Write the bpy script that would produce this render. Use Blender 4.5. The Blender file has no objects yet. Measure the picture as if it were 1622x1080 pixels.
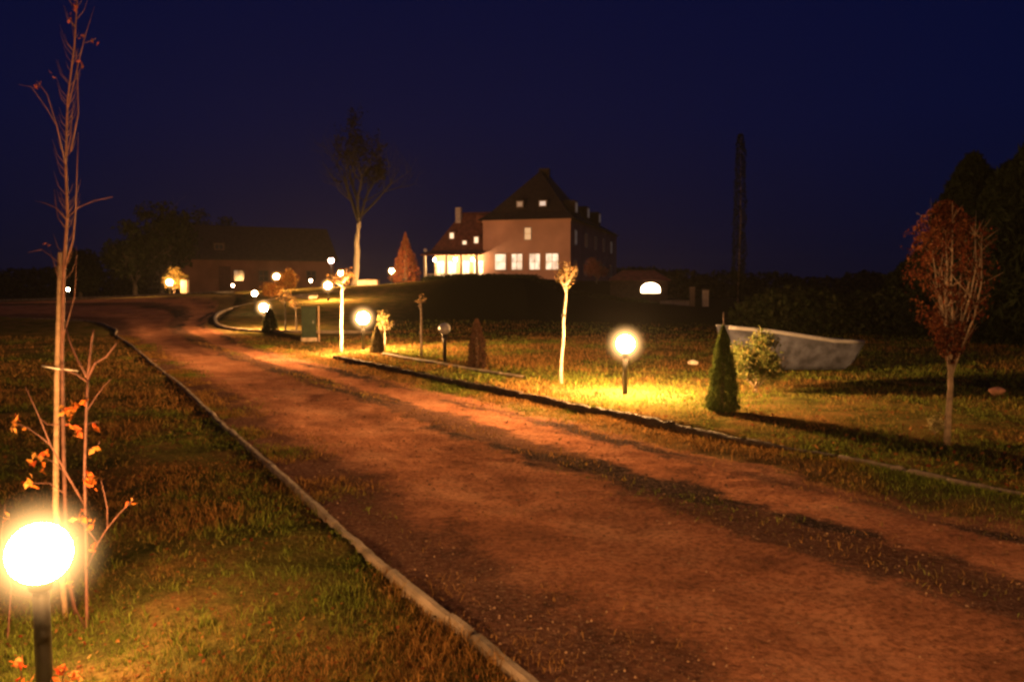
import bpy, math, random
import numpy as np
from mathutils import Vector, Matrix

R = math.radians
rng = np.random.default_rng(7)
random.seed(7)
sc = bpy.context.scene
COL = sc.collection

# ------------------------------------------------------------------ camera
F, CX, CY, HZ, CAMH = 1262.0, 811.0, 540.0, 455.0, 1.6
PITCH = math.atan((CY - HZ) / F)
cd = bpy.data.cameras.new('camera')
cd.sensor_width = 36.0
cd.lens = F / 1622.0 * 36.0
cd.clip_start = 0.05
cd.clip_end = 2000
cam = bpy.data.objects.new('camera', cd)
cam.location = (0, 0, CAMH)
cam.rotation_euler = (R(90) - PITCH, 0, 0)
COL.objects.link(cam)
sc.camera = cam

# ------------------------------------------------------------------ render / exposure
sc.render.engine = 'CYCLES'
sc.view_settings.view_transform = 'Standard'
sc.view_settings.look = 'None'
sc.view_settings.exposure = 0.0
sc.view_settings.gamma = 1.0
cy = sc.cycles
cy.use_denoising = True
cy.max_bounces = 4
cy.diffuse_bounces = 2
cy.glossy_bounces = 2
cy.transmission_bounces = 3
cy.volume_bounces = 0
cy.transparent_max_bounces = 6
cy.sample_clamp_indirect = 2.0
cy.use_light_tree = True
cy.pixel_filter_type = 'BLACKMAN_HARRIS'
cy.filter_width = 2.6   # the photograph is soft

# ------------------------------------------------------------------ world: late dusk sky
w = bpy.data.worlds.new('World')
sc.world = w
w.use_nodes = True
nt = w.node_tree
nt.nodes.clear()
out = nt.nodes.new('ShaderNodeOutputWorld')
bg = nt.nodes.new('ShaderNodeBackground')
tc = nt.nodes.new('ShaderNodeTexCoord')
sp = nt.nodes.new('ShaderNodeSeparateXYZ')
rp = nt.nodes.new('ShaderNodeValToRGB')
nz = nt.nodes.new('ShaderNodeTexNoise')
nz.inputs['Scale'].default_value = 2.2
nz.inputs['Detail'].default_value = 3
ad = nt.nodes.new('ShaderNodeMath'); ad.operation = 'MULTIPLY_ADD'
ad.inputs[1].default_value = 0.05
nt.links.new(tc.outputs['Generated'], sp.inputs[0])
nt.links.new(tc.outputs['Generated'], nz.inputs['Vector'])
nt.links.new(nz.outputs['Fac'], ad.inputs[0])
nt.links.new(sp.outputs['Z'], ad.inputs[2])
nt.links.new(ad.outputs[0], rp.inputs[0])
cr = rp.color_ramp
cr.elements[0].position = 0.0
cr.elements[0].color = (0.0026, 0.0028, 0.0085, 1)
cr.elements[1].position = 0.45
cr.elements[1].color = (0.0004, 0.0026, 0.028, 1)
e = cr.elements.new(0.10); e.color = (0.0008, 0.0026, 0.0170, 1)
e = cr.elements.new(0.22); e.color = (0.0004, 0.0028, 0.0250, 1)
nt.links.new(rp.outputs[0], bg.inputs['Color'])
bg.inputs['Strength'].default_value = 1.0
nt.links.new(bg.outputs[0], out.inputs['Surface'])


# ------------------------------------------------------------------ helpers
def ray(px, py):
    u = (px - CX) / F
    v = (CY - py) / F
    return u, math.cos(PITCH) + v * math.sin(PITCH), -math.sin(PITCH) + v * math.cos(PITCH)


def W(px, py, d):
    u, a, b = ray(px, py)
    return Vector((u / a * d, d, CAMH + b / a * d))


def smooth(a, b, x):
    t = np.clip((x - a) / (b - a), 0, 1)
    return t * t * (3 - 2 * t)


def H0(x, y):
    x = np.asarray(x, float); y = np.asarray(y, float)
    shift = np.clip((y - 80) * 0.3, -6, 12)
    xs = np.where(x > 0, x - shift, x)
    g = np.interp(xs, [-90, -60, -40, -25.7, -16, -8, -4, 6.8, 9.5, 14, 60],
                  [0.1, 0.2, 0.45, 0.95, 1.55, 1.95, 2.2, 2.2, 1.1, 0.35, 0.0])
    return smooth(28, 62, y) * g - 0.10 * smooth(-0.9, -1.7, x + 0.55 * (y - 2.7)) * smooth(9, 3, y)


def G(px, py, dz=0.0):
    """where the view through a photo pixel meets the terrain"""
    u, a, b = ray(px, py)
    lo, hi = 1.0, 300.0
    for i in range(60):
        m = 0.5 * (lo + hi)
        z = CAMH + b / a * m
        if z > float(H0(u / a * m, m)) + dz: lo = m
        else: hi = m
    return np.array((u / a * lo, lo))


def hsh(ix, iy, s):
    n = np.sin(ix * 127.1 + iy * 311.7 + s * 74.7) * 43758.5453
    return n - np.floor(n)


def vnoise(x, y, s=0):
    ix = np.floor(x); iy = np.floor(y)
    fx = x - ix; fy = y - iy
    fx = fx * fx * (3 - 2 * fx); fy = fy * fy * (3 - 2 * fy)
    a = hsh(ix, iy, s); b = hsh(ix + 1, iy, s); c = hsh(ix, iy + 1, s); d = hsh(ix + 1, iy + 1, s)
    return (a * (1 - fx) + b * fx) * (1 - fy) + (c * (1 - fx) + d * fx) * fy


def fbm(x, y, s=0, o=4):
    v = 0; am = 0.5
    for k in range(o):
        v = v + am * (vnoise(x, y, s + k * 3.3) * 2 - 1)
        x = x * 2.03; y = y * 2.03; am *= 0.5
    return v


def inpoly(x, y, poly):
    res = np.zeros(np.shape(x), bool)
    n = len(poly)
    for i in range(n):
        x1, y1 = poly[i]; x2, y2 = poly[(i + 1) % n]
        if y1 == y2: continue
        c = ((y1 > y) != (y2 > y)) & (x < (x2 - x1) * (y - y1) / (y2 - y1) + x1)
        res ^= c
    return res


def resample(pts, n):
    p = np.array(pts, float)
    # Catmull-Rom densify then uniform-ish
    q = []
    for i in range(len(p) - 1):
        p0 = p[max(i - 1, 0)]; p1 = p[i]; p2 = p[i + 1]; p3 = p[min(i + 2, len(p) - 1)]
        for t in np.linspace(0, 1, 12, endpoint=False):
            q.append(0.5 * ((2 * p1) + (-p0 + p2) * t + (2 * p0 - 5 * p1 + 4 * p2 - p3) * t * t + (-p0 + 3 * p1 - 3 * p2 + p3) * t ** 3))
    q.append(p[-1])
    q = np.array(q)
    L = np.concatenate([[0], np.cumsum(np.linalg.norm(np.diff(q, axis=0), axis=1))])
    t = np.linspace(0, L[-1], n)
    return np.stack([np.interp(t, L, q[:, k]) for k in range(p.shape[1])], 1)


def tag(o, label=None, cat=None, group=None, kind=None):
    if label: o['label'] = label
    if cat: o['category'] = cat
    if group: o['group'] = group
    if kind: o['kind'] = kind
    return o


def empty(name, loc, rz=0.0):
    o = bpy.data.objects.new(name, None)
    o.empty_display_size = 0.2
    o.location = loc
    o.rotation_euler = (0, 0, rz)
    COL.objects.link(o)
    return o


def copy_tree(o, parent=None):
    c = o.copy()
    COL.objects.link(c)
    c.parent = parent
    for ch in list(o.children):
        copy_tree(ch, c)
    return c


class MB:
    def __init__(s):
        s.v = []; s.f = []; s.sm = []

    def poly(s, pts, smooth=False):
        b = len(s.v)
        s.v += [tuple(p) for p in pts]
        s.f.append(tuple(range(b, b + len(pts)))); s.sm.append(smooth)

    def box(s, c, d, rz=0.0, taper=1.0):
        cx, cy_, cz = c; dx, dy, dz = d[0] / 2, d[1] / 2, d[2] / 2
        b = len(s.v)
        co, si = math.cos(rz), math.sin(rz)
        for z, k in ((-dz, 1.0), (dz, taper)):
            for x, y in ((-dx, -dy), (dx, -dy), (dx, dy), (-dx, dy)):
                x *= k; y *= k
                s.v.append((cx + x * co - y * si, cy_ + x * si + y * co, cz + z))
        for f in ((3, 2, 1, 0), (4, 5, 6, 7), (0, 1, 5, 4), (1, 2, 6, 5), (2, 3, 7, 6), (3, 0, 4, 7)):
            s.f.append(tuple(b + i for i in f)); s.sm.append(False)

    def tube(s, pts, rad, n=8, cap=True):
        pts = [Vector(p) for p in pts]
        if not hasattr(rad, '__len__'): rad = [rad] * len(pts)
        b = len(s.v)
        up = Vector((0.13, 0.21, 1)).normalized()
        for i, p in enumerate(pts):
            t = (pts[min(i + 1, len(pts) - 1)] - pts[max(i - 1, 0)])
            if t.length < 1e-9: t = Vector((0, 0, 1))
            t.normalize()
            a = t.cross(up)
            if a.length < 0.15: a = t.cross(Vector((1, 0, 0)))
            a.normalize(); c = t.cross(a)
            for k in range(n):
                an = 2 * math.pi * k / n
                q = p + (a * math.cos(an) + c * math.sin(an)) * rad[i]
                s.v.append(tuple(q))
        for i in range(len(pts) - 1):
            for k in range(n):
                k2 = (k + 1) % n
                s.f.append((b + i * n + k, b + i * n + k2, b + (i + 1) * n + k2, b + (i + 1) * n + k)); s.sm.append(True)
        if cap:
            s.f.append(tuple(b + k for k in range(n))[::-1]); s.sm.append(False)
            m = b + (len(pts) - 1) * n
            s.f.append(tuple(m + k for k in range(n))); s.sm.append(False)

    def lathe(s, prof, n=24, c=(0, 0, 0)):
        b = len(s.v)
        for r, z in prof:
            for k in range(n):
                a = 2 * math.pi * k / n
                s.v.append((c[0] + r * math.cos(a), c[1] + r * math.sin(a), c[2] + z))
        for i in range(len(prof) - 1):
            for k in range(n):
                k2 = (k + 1) % n
                s.f.append((b + i * n + k, b + i * n + k2, b + (i + 1) * n + k2, b + (i + 1) * n + k)); s.sm.append(True)
        s.f.append(tuple(b + k for k in range(n))[::-1]); s.sm.append(False)
        m = b + (len(prof) - 1) * n
        s.f.append(tuple(m + k for k in range(n))); s.sm.append(False)

    def sphere(s, c, r, n=20, m=12):
        prof = [(max(r * math.sin(math.pi * i / m), r * 0.02), -r * math.cos(math.pi * i / m)) for i in range(m + 1)]
        s.lathe(prof, n, c)

    def quads(s, arr):
        """arr (N,4,3)"""
        b = len(s.v)
        s.v += [tuple(p) for p in arr.reshape(-1, 3)]
        for i in range(len(arr)):
            s.f.append((b + 4 * i, b + 4 * i + 1, b + 4 * i + 2, b + 4 * i + 3)); s.sm.append(False)

    def build(s, name, mat, parent=None, loc=None):
        me = bpy.data.meshes.new(name)
        me.from_pydata(s.v, [], s.f)
        me.polygons.foreach_set('use_smooth', s.sm)
        me.update()
        me.materials.append(mat)
        o = bpy.data.objects.new(name, me)
        COL.objects.link(o)
        if parent: o.parent = parent
        if loc is not None: o.location = loc
        return o


def fastmesh(name, verts, faces, mat, cols=None, smooth=False, uvs=None):
    """verts (N,3), faces (M,k)"""
    me = bpy.data.meshes.new(name)
    verts = np.asarray(verts, np.float32); faces = np.asarray(faces, np.int32)
    M, k = faces.shape
    me.vertices.add(len(verts)); me.vertices.foreach_set('co', verts.ravel())
    me.loops.add(M * k); me.loops.foreach_set('vertex_index', faces.ravel())
    me.polygons.add(M)
    me.polygons.foreach_set('loop_start', np.arange(0, M * k, k, dtype=np.int32))
    me.polygons.foreach_set('loop_total', np.full(M, k, np.int32))
    me.polygons.foreach_set('use_smooth', np.full(M, smooth))
    me.update(calc_edges=True)
    if cols is not None:
        a = me.attributes.new('tint', 'FLOAT_COLOR', 'POINT')
        a.data.foreach_set('color', np.concatenate([cols, np.ones((len(cols), 1))], 1).astype(np.float32).ravel())
    if uvs is not None:
        uv = me.uv_layers.new(name='UVMap')
        uv.data.foreach_set('uv', uvs[faces.ravel()].astype(np.float32).ravel())
    me.materials.append(mat)
    o = bpy.data.objects.new(name, me)
    COL.objects.link(o)
    return o


# ------------------------------------------------------------------ materials
def M(name, col, rough=0.9, var=0.25, scale=6.0, bump=0.0, bscale=None, col2=None, metal=0.0, emis=None, es=0.0, spec=0.3, detail=4, trans=0.0):
    m = bpy.data.materials.new(name)
    m.use_nodes = True
    t = m.node_tree
    p = t.nodes['Principled BSDF']
    p.inputs['Roughness'].default_value = rough
    p.inputs['Metallic'].default_value = metal
    p.inputs['Specular IOR Level'].default_value = spec
    tcn = t.nodes.new('ShaderNodeTexCoord')
    n = t.nodes.new('ShaderNodeTexNoise')
    n.inputs['Scale'].default_value = scale
    n.inputs['Detail'].default_value = detail
    t.links.new(tcn.outputs['Object'], n.inputs['Vector'])
    r = t.nodes.new('ShaderNodeValToRGB')
    c2 = col2 or tuple(c * (1 - var) for c in col)
    c1 = col if col2 else tuple(min(1, c * (1 + var)) for c in col)
    r.color_ramp.elements[0].position = 0.35
    r.color_ramp.elements[0].color = (*c2, 1)
    r.color_ramp.elements[1].position = 0.65
    r.color_ramp.elements[1].color = (*c1, 1)
    t.links.new(n.outputs['Fac'], r.inputs[0])
    t.links.new(r.outputs[0], p.inputs['Base Color'])
    if bump:
        nb = t.nodes.new('ShaderNodeTexNoise')
        nb.inputs['Scale'].default_value = bscale or scale * 4
        nb.inputs['Detail'].default_value = 5
        t.links.new(tcn.outputs['Object'], nb.inputs['Vector'])
        b = t.nodes.new('ShaderNodeBump')
        b.inputs['Strength'].default_value = 1.0
        b.inputs['Distance'].default_value = bump
        t.links.new(nb.outputs['Fac'], b.inputs['Height'])
        t.links.new(b.outputs[0], p.inputs['Normal'])
    if emis:
        p.inputs['Emission Color'].default_value = (*emis, 1)
        p.inputs['Emission Strength'].default_value = es
    return m


def tintmat(name, rough=0.8, sub=0.35):
    """colour from the 'tint' attribute, diffuse plus some light through the leaf"""
    m = bpy.data.materials.new(name)
    m.use_nodes = True
    t = m.node_tree
    t.nodes.clear()
    o = t.nodes.new('ShaderNodeOutputMaterial')
    a = t.nodes.new('ShaderNodeAttribute'); a.attribute_name = 'tint'
    d = t.nodes.new('ShaderNodeBsdfDiffuse')
    tr = t.nodes.new('ShaderNodeBsdfTranslucent')
    mx = t.nodes.new('ShaderNodeMixShader'); mx.inputs[0].default_value = sub
    t.links.new(a.outputs['Color'], d.inputs['Color'])
    t.links.new(a.outputs['Color'], tr.inputs['Color'])
    t.links.new(d.outputs[0], mx.inputs[1]); t.links.new(tr.outputs[0], mx.inputs[2])
    t.links.new(mx.outputs[0], o.inputs['Surface'])
    return m


def emit(name, col, st, sample=True):
    m = bpy.data.materials.new(name)
    m.use_nodes = True
    t = m.node_tree
    p = t.nodes['Principled BSDF']
    p.inputs['Base Color'].default_value = (0.8, 0.78, 0.72, 1)
    p.inputs['Roughness'].default_value = 0.35
    p.inputs['Emission Color'].default_value = (*col, 1)
    p.inputs['Emission Strength'].default_value = st
    m.cycles.emission_sampling = 'FRONT' if sample else 'NONE'
    return m


WARM = (1.0, 0.48, 0.15)
LEAF = tintmat('leaf')
GRASS = tintmat('grass_blade', sub=0.3)
M_post = M('black_painted_metal', (0.018, 0.017, 0.016), rough=0.45, spec=0.5, var=0.2, scale=20)
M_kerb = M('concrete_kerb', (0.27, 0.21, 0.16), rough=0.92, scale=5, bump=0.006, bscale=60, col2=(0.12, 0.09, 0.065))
M_darkkerb = M('dark_shaded_kerb', (0.075, 0.05, 0.036), rough=0.95, scale=5, bump=0.012, bscale=30, col2=(0.03, 0.022, 0.016))  # dark earthy kerb; shade of its backlit face is also in the colour
M_bark = M('grey_brown_bark', (0.19, 0.14, 0.10), rough=0.95, scale=14, bump=0.006, var=0.35)
M_pale = M('pale_bark', (0.36, 0.32, 0.25), rough=0.9, scale=22, bump=0.004, col2=(0.20, 0.17, 0.13))
M_stake = M('pale_timber', (0.32, 0.21, 0.13), rough=0.85, scale=30, col2=(0.20, 0.13, 0.08), bump=0.002)
M_darklimb = M('shaded_limb_bark', (0.008, 0.007, 0.006), rough=0.95, scale=6)  # near-black: the crown's lack of light is put into the bark colour
M_darkbark = M('dark_bark', (0.10, 0.075, 0.055), rough=0.95, scale=6, bump=0.02)

# ------------------------------------------------------------------ terrain lines (kerbs and road edges)
LK = [(5.6, -7.0), (2.9, -2.0)] + [tuple(G(*p)) for p in
      ((830, 1080), (700, 978), (600, 893), (550, 850), (480, 785), (400, 715), (340, 662), (290, 615), (240, 575), (205, 545))]
LK += [(-13.2, 26.5), (-15.6, 31.0), (-20.0, 35.5), (-32.0, 38.5), (-65.0, 40.0)]
RK = [(13.6, -7.0), (9.6, -2.0), (6.2, 2.4)] + [tuple(G(x, y, 0.12)) for x, y in
      ((1610, 775), (1500, 753), (1400, 733), (1330, 720), (1250, 706), (1165, 690), (1100, 676), (1000, 655), (900, 636), (850, 626), (770, 610), (700, 597), (620, 580), (530, 563))]
nR = len(RK)
RK2 = RK + [(-6.4, 21.5), (-8.0, 25.0), (-10.2, 29.0), (-12.6, 34.0), (-15.0, 43.0), (-20.0, 54.0), (-34.0, 60.0), (-66.0, 62.0)]
NL = 520
# pair both edges by arclength, denser close to the camera
Lc = resample(LK, 1600); Rc = resample(RK2, 1600)


def arc(c): return np.concatenate([[0], np.cumsum(np.linalg.norm(np.diff(c, axis=0), axis=1))])


Ld = arc(Lc); Rd = arc(Rc)
# matching stations: start, beside the camera, near kerb, mid, far
def station(c, y): return int(np.argmax(c[:, 1] > y))


stL = [0, station(Lc, 3.2), station(Lc, 9.0), station(Lc, 16.0), station(Lc, 24.0), station(Lc, 33.0), 1599]
stR = [0, station(Rc, 2.2), station(Rc, 7.0), station(Rc, 12.5), station(Rc, 22.0), station(Rc, 43.0), 1599]
tt = np.linspace(0, 6, NL)
tt = np.interp(np.linspace(0, 1, NL), [0, 0.10, 0.45, 0.68, 0.84, 0.93, 1.0], [0, 1, 2, 3, 4, 5, 6])
li = np.interp(tt, range(7), stL); ri = np.interp(tt, range(7), stR)
Lp = np.stack([np.interp(li, np.arange(1600), Lc[:, k]) for k in (0, 1)], 1)
Rp = np.stack([np.interp(ri, np.arange(1600), Rc[:, k]) for k in (0, 1)], 1)
road_poly = np.concatenate([Lp[::4], Rp[::-4]])
# area behind the right kerb (raised verge)
verge_poly = np.concatenate([np.array(RK), [(-2.5, 24.0), (14, 26), (40, 20), (60, -7)]])


def H(x, y):
    x = np.asarray(x, float); y = np.asarray(y, float)
    z = H0(x, y)
    ins = inpoly(x, y, verge_poly)
    fade = smooth(25, 19, y)
    return z + np.where(ins, 0.11 * fade, 0)


def Hs(x, y): return float(H(x, y))


# ------------------------------------------------------------------ road
NS = 84
s_ = np.linspace(0, 1, NS)
X = Lp[:, None, 0] * (1 - s_) + Rp[:, None, 0] * s_
Y = Lp[:, None, 1] * (1 - s_) + Rp[:, None, 1] * s_
tl = arc((Lp + Rp) / 2)
T = np.repeat(tl[:, None], NS, 1); S = np.repeat(s_[None], NL, 0)
Z = H0(X, Y) + 0.025 * np.exp(-((S - 0.48) / 0.09) ** 2) - 0.02 * np.exp(-((S - 0.3) / 0.09) ** 2) - 0.02 * np.exp(-((S - 0.68) / 0.08) ** 2)
Z += 0.03 * fbm(X * 1.3, Y * 1.3, 3) + 0.010 * fbm(X * 6, Y * 6, 5, 3) + 0.004 * fbm(X * 24, Y * 24, 8, 2)
Z += (0.03 + 0.05 * smooth(9, 6, Y)) * smooth(0.84, 0.97, S) * (Y < 20)
idx = np.arange(NL * NS).reshape(NL, NS)
faces = np.stack([idx[:-1, :-1], idx[:-1, 1:], idx[1:, 1:], idx[1:, :-1]], -1).reshape(-1, 4)


def road_mat():
    m = bpy.data.materials.new('packed_dirt_and_gravel')
    m.use_nodes = True
    t = m.node_tree
    p = t.nodes['Principled BSDF']
    p.inputs['Roughness'].default_value = 0.95
    p.inputs['Specular IOR Level'].default_value = 0.0
    g = t.nodes.new('ShaderNodeNewGeometry')
    uv = t.nodes.new('ShaderNodeUVMap')
    sx = t.nodes.new('ShaderNodeSeparateXYZ')
    t.links.new(uv.outputs[0], sx.inputs[0])

    def noise(scale, src=None, stretch=None, detail=5, rough=0.6):
        n = t.nodes.new('ShaderNodeTexNoise')
        n.inputs['Scale'].default_value = scale
        n.inputs['Detail'].default_value = detail
        n.inputs['Roughness'].default_value = rough
        if stretch:
            mp = t.nodes.new('ShaderNodeMapping'); mp.inputs['Scale'].default_value = stretch
            t.links.new(uv.outputs[0], mp.inputs[0]); t.links.new(mp.outputs[0], n.inputs['Vector'])
        else:
            t.links.new(g.outputs['Position'], n.inputs['Vector'])
        return n.outputs['Fac']

    def math_(op, a, b=None, c=None):
        n = t.nodes.new('ShaderNodeMath'); n.operation = op
        for i, q in enumerate((a, b, c)):
            if q is None: continue
            if isinstance(q, (int, float)): n.inputs[i].default_value = q
            else: t.links.new(q, n.inputs[i])
        return n.outputs[0]

    def ramp(src, stops):
        r = t.nodes.new('ShaderNodeValToRGB')
        cr_ = r.color_ramp
        while len(cr_.elements) < len(stops): cr_.elements.new(0.5)
        for e_, (pos, c) in zip(cr_.elements, stops):
            e_.position = pos; e_.color = (*c, 1) if len(c) == 3 else c
        t.links.new(src, r.inputs[0])
        return r.outputs[0]

    def mix(f, a, b):
        n = t.nodes.new('ShaderNodeMix'); n.data_type = 'RGBA'
        if isinstance(f, (int, float)): n.inputs[0].default_value = f
        else: t.links.new(f, n.inputs[0])
        for i, q in ((6, a), (7, b)):
            if isinstance(q, tuple): n.inputs[i].default_value = (*q, 1)
            else: t.links.new(q, n.inputs[i])
        return n.outputs[2]

    S_ = sx.outputs['X']
    w1 = math_('MULTIPLY_ADD', noise(0.9, stretch=(0.6, 0.30, 1), detail=2), 0.16, -0.08)
    w2 = math_('MULTIPLY_ADD', noise(2.2, detail=8, rough=0.75), 0.26, -0.13)
    wob = math_('ADD', w1, w2)
    Sw = math_('ADD', S_, wob)
    dirt = ramp(noise(1.1, detail=6, rough=0.65), [(0.28, (0.20, 0.088, 0.050)), (0.5, (0.38, 0.165, 0.092)), (0.70, (0.50, 0.25, 0.145))])
    fine = ramp(noise(26, detail=5, rough=0.75), [(0.36, (0.30, 0.30, 0.30)), (0.56, (1.15, 1.15, 1.15))])
    mul = t.nodes.new('ShaderNodeMix'); mul.data_type = 'RGBA'; mul.blend_type = 'MULTIPLY'; mul.inputs[0].default_value = 0.75
    t.links.new(dirt, mul.inputs[6]); t.links.new(fine, mul.inputs[7])
    dirt = mul.outputs[2]
    # dark gravel strips with broken edges
    gravel = ramp(noise(38, detail=3, rough=0.8), [(0.36, (0.016, 0.012, 0.013)), (0.56, (0.055, 0.038, 0.034)), (0.68, (0.20, 0.14, 0.11))])

    def strip(cn, hw, soft):
        a = math_('ABSOLUTE', math_('SUBTRACT', Sw, cn))
        n = t.nodes.new('ShaderNodeMapRange'); n.interpolation_type = 'SMOOTHSTEP'
        t.links.new(a, n.inputs[0])
        n.inputs[1].default_value = hw - soft; n.inputs[2].default_value = hw + soft
        n.inputs[3].default_value = 1; n.inputs[4].default_value = 0
        return n.outputs[0]

    brk = ramp(noise(1.0, stretch=(5.0, 0.28, 1), detail=5, rough=0.62), [(0.38, (0, 0, 0)), (0.56, (1, 1, 1))])
    brk2 = ramp(noise(1.0, stretch=(8.0, 1.4, 1), detail=6, rough=0.7), [(0.40, (0, 0, 0)), (0.60, (1, 1, 1))])
    mk = math_('MULTIPLY', strip(0.545, 0.085, 0.03), math_('MAXIMUM', brk, 0.80))
    mk = math_('MAXIMUM', mk, math_('MULTIPLY', strip(0.80, 0.045, 0.025), math_('MAXIMUM', brk, 0.3)))
    mk = math_('MAXIMUM', mk, math_('MULTIPLY', strip(0.04, 0.10, 0.06), 0.75))
    mk = math_('MAXIMUM', mk, math_('MULTIPLY', brk2, 0.28))
    spots = ramp(noise(0.55, detail=6, rough=0.7), [(0.60, (0, 0, 0)), (0.68, (1, 1, 1))])
    mk = math_('MAXIMUM', mk, math_('MULTIPLY', spots, 0.4))
    base = mix(mk, dirt, gravel)
    soil = ramp(noise(5.0, detail=6, rough=0.75), [(0.35, (0.055, 0.042, 0.018)), (0.65, (0.16, 0.11, 0.05))])
    edge = t.nodes.new('ShaderNodeMapRange'); edge.interpolation_type = 'SMOOTHSTEP'
    t.links.new(Sw, edge.inputs[0]); edge.inputs[1].default_value = 0.83; edge.inputs[2].default_value = 0.88
    base = mix(edge.outputs[0], base, soil)
    t.links.new(base, p.inputs['Base Color'])
    b = t.nodes.new('ShaderNodeBump'); b.inputs['Strength'].default_value = 1.0; b.inputs['Distance'].default_value = 0.012
    hh = math_('ADD', noise(30, detail=5, rough=0.7), math_('MULTIPLY', noise(7, detail=5), 1.2))
    t.links.new(hh, b.inputs['Height']); t.links.new(b.outputs[0], p.inputs['Normal'])
    return m


road = fastmesh('road', np.stack([X, Y, Z], -1).reshape(-1, 3), faces, road_mat(), smooth=True,
                uvs=np.stack([S, T], -1).reshape(-1, 2))
tag(road, kind='structure')

# ------------------------------------------------------------------ ground sheet
def axis(segs):
    a = []
    for lo, hi, st in segs: a += list(np.arange(lo, hi, st))
    return np.array(a + [segs[-1][1]])


gx = axis([(-420, -120, 30), (-120, -40, 4), (-40, -14, 0.7), (-14, -6, 0.16), (-6, 6, 0.07), (6, 14, 0.25), (14, 60, 1.5), (60, 120, 8), (120, 420, 30)])
gy = axis([(-60, -8, 4), (-8, 0, 0.5), (0, 14, 0.07), (14, 24, 0.16), (24, 62, 0.6), (62, 130, 2.5), (130, 420, 20)])
GX, GY = np.meshgrid(gx, gy)
GZ = H(GX, GY)
inr = inpoly(GX, GY, road_poly)
near = smooth(40, 15, GY)
GZ = GZ + near * (0.035 * fbm(GX * 0.8, GY * 0.8, 11) + 0.014 * fbm(GX * 5, GY * 5, 13, 3)) + 0.25 * (1 - near) * fbm(GX * 0.08, GY * 0.08, 21) * smooth(24, 45, GY)
GZ = np.where(inr, H0(GX, GY) - 0.10 - 0.25 * smooth(24, 45, GY), GZ)
i2 = np.arange(GX.size).reshape(GX.shape)
gf = np.stack([i2[:-1, :-1], i2[:-1, 1:], i2[1:, 1:], i2[1:, :-1]], -1).reshape(-1, 4)


def ground_mat():
    m = bpy.data.materials.new('rough_autumn_lawn')
    m.use_nodes = True
    t = m.node_tree
    p = t.nodes['Principled BSDF']
    p.inputs['Roughness'].default_value = 0.95
    p.inputs['Specular IOR Level'].default_value = 0.0
    g = t.nodes.new('ShaderNodeNewGeometry')

    def noise(sc_, d=6, r=0.65):
        n = t.nodes.new('ShaderNodeTexNoise'); n.inputs['Scale'].default_value = sc_
        n.inputs['Detail'].default_value = d; n.inputs['Roughness'].default_value = r
        t.links.new(g.outputs['Position'], n.inputs['Vector'])
        return n.outputs['Fac']

    r1 = t.nodes.new('ShaderNodeValToRGB')
    c = r1.color_ramp
    c.elements[0].position = 0.36; c.elements[0].color = (0.045, 0.050, 0.014, 1)
    c.elements[1].position = 0.62; c.elements[1].color = (0.17, 0.105, 0.040, 1)
    e_ = c.elements.new(0.5); e_.color = (0.105, 0.090, 0.028, 1)
    t.links.new(noise(1.6), r1.inputs[0])
    sg = t.nodes.new('ShaderNodeSeparateXYZ'); t.links.new(g.outputs['Position'], sg.inputs[0])
    mr = t.nodes.new('ShaderNodeMapRange'); mr.inputs[1].default_value = 24; mr.inputs[2].default_value = 31
    nn = t.nodes.new('ShaderNodeMath'); nn.operation = 'MULTIPLY_ADD'; nn.inputs[1].default_value = 7.0
    t.links.new(noise(0.5), nn.inputs[0]); t.links.new(sg.outputs['Y'], nn.inputs[2]); t.links.new(nn.outputs[0], mr.inputs[0])
    mrx = t.nodes.new('ShaderNodeMapRange'); mrx.inputs[1].default_value = -7.5; mrx.inputs[2].default_value = -4.5
    t.links.new(sg.outputs['X'], mrx.inputs[0])
    mm = t.nodes.new('ShaderNodeMath'); mm.operation = 'MULTIPLY'
    t.links.new(mr.outputs[0], mm.inputs[0]); t.links.new(mrx.outputs[0], mm.inputs[1])
    mb_ = t.nodes.new('ShaderNodeMix'); mb_.data_type = 'RGBA'
    t.links.new(mm.outputs[0], mb_.inputs[0]); t.links.new(r1.outputs[0], mb_.inputs[6]); mb_.inputs[7].default_value = (0.026, 0.026, 0.012, 1)  # far bank coloured darker, standing in for its lack of light
    r2 = t.nodes.new('ShaderNodeValToRGB')
    r2.color_ramp.elements[0].position = 0.33; r2.color_ramp.elements[0].color = (0.35, 0.33, 0.3, 1)
    r2.color_ramp.elements[1].position = 0.66; r2.color_ramp.elements[1].color = (1.3, 1.3, 1.25, 1)
    t.links.new(noise(32, 6, 0.8), r2.inputs[0])
    mx = t.nodes.new('ShaderNodeMix'); mx.data_type = 'RGBA'; mx.blend_type = 'MULTIPLY'; mx.inputs[0].default_value = 0.9
    t.links.new(mb_.outputs[2], mx.inputs[6]); t.links.new(r2.outputs[0], mx.inputs[7])
    t.links.new(mx.outputs[2], p.inputs['Base Color'])
    b = t.nodes.new('ShaderNodeBump'); b.inputs['Distance'].default_value = 0.03
    t.links.new(noise(22, 6, 0.75), b.inputs['Height']); t.links.new(b.outputs[0], p.inputs['Normal'])
    return m


M_ground = ground_mat()
ground = fastmesh('ground', np.stack([GX, GY, GZ], -1).reshape(-1, 3), gf, M_ground, smooth=True)
tag(ground, kind='structure')


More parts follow.
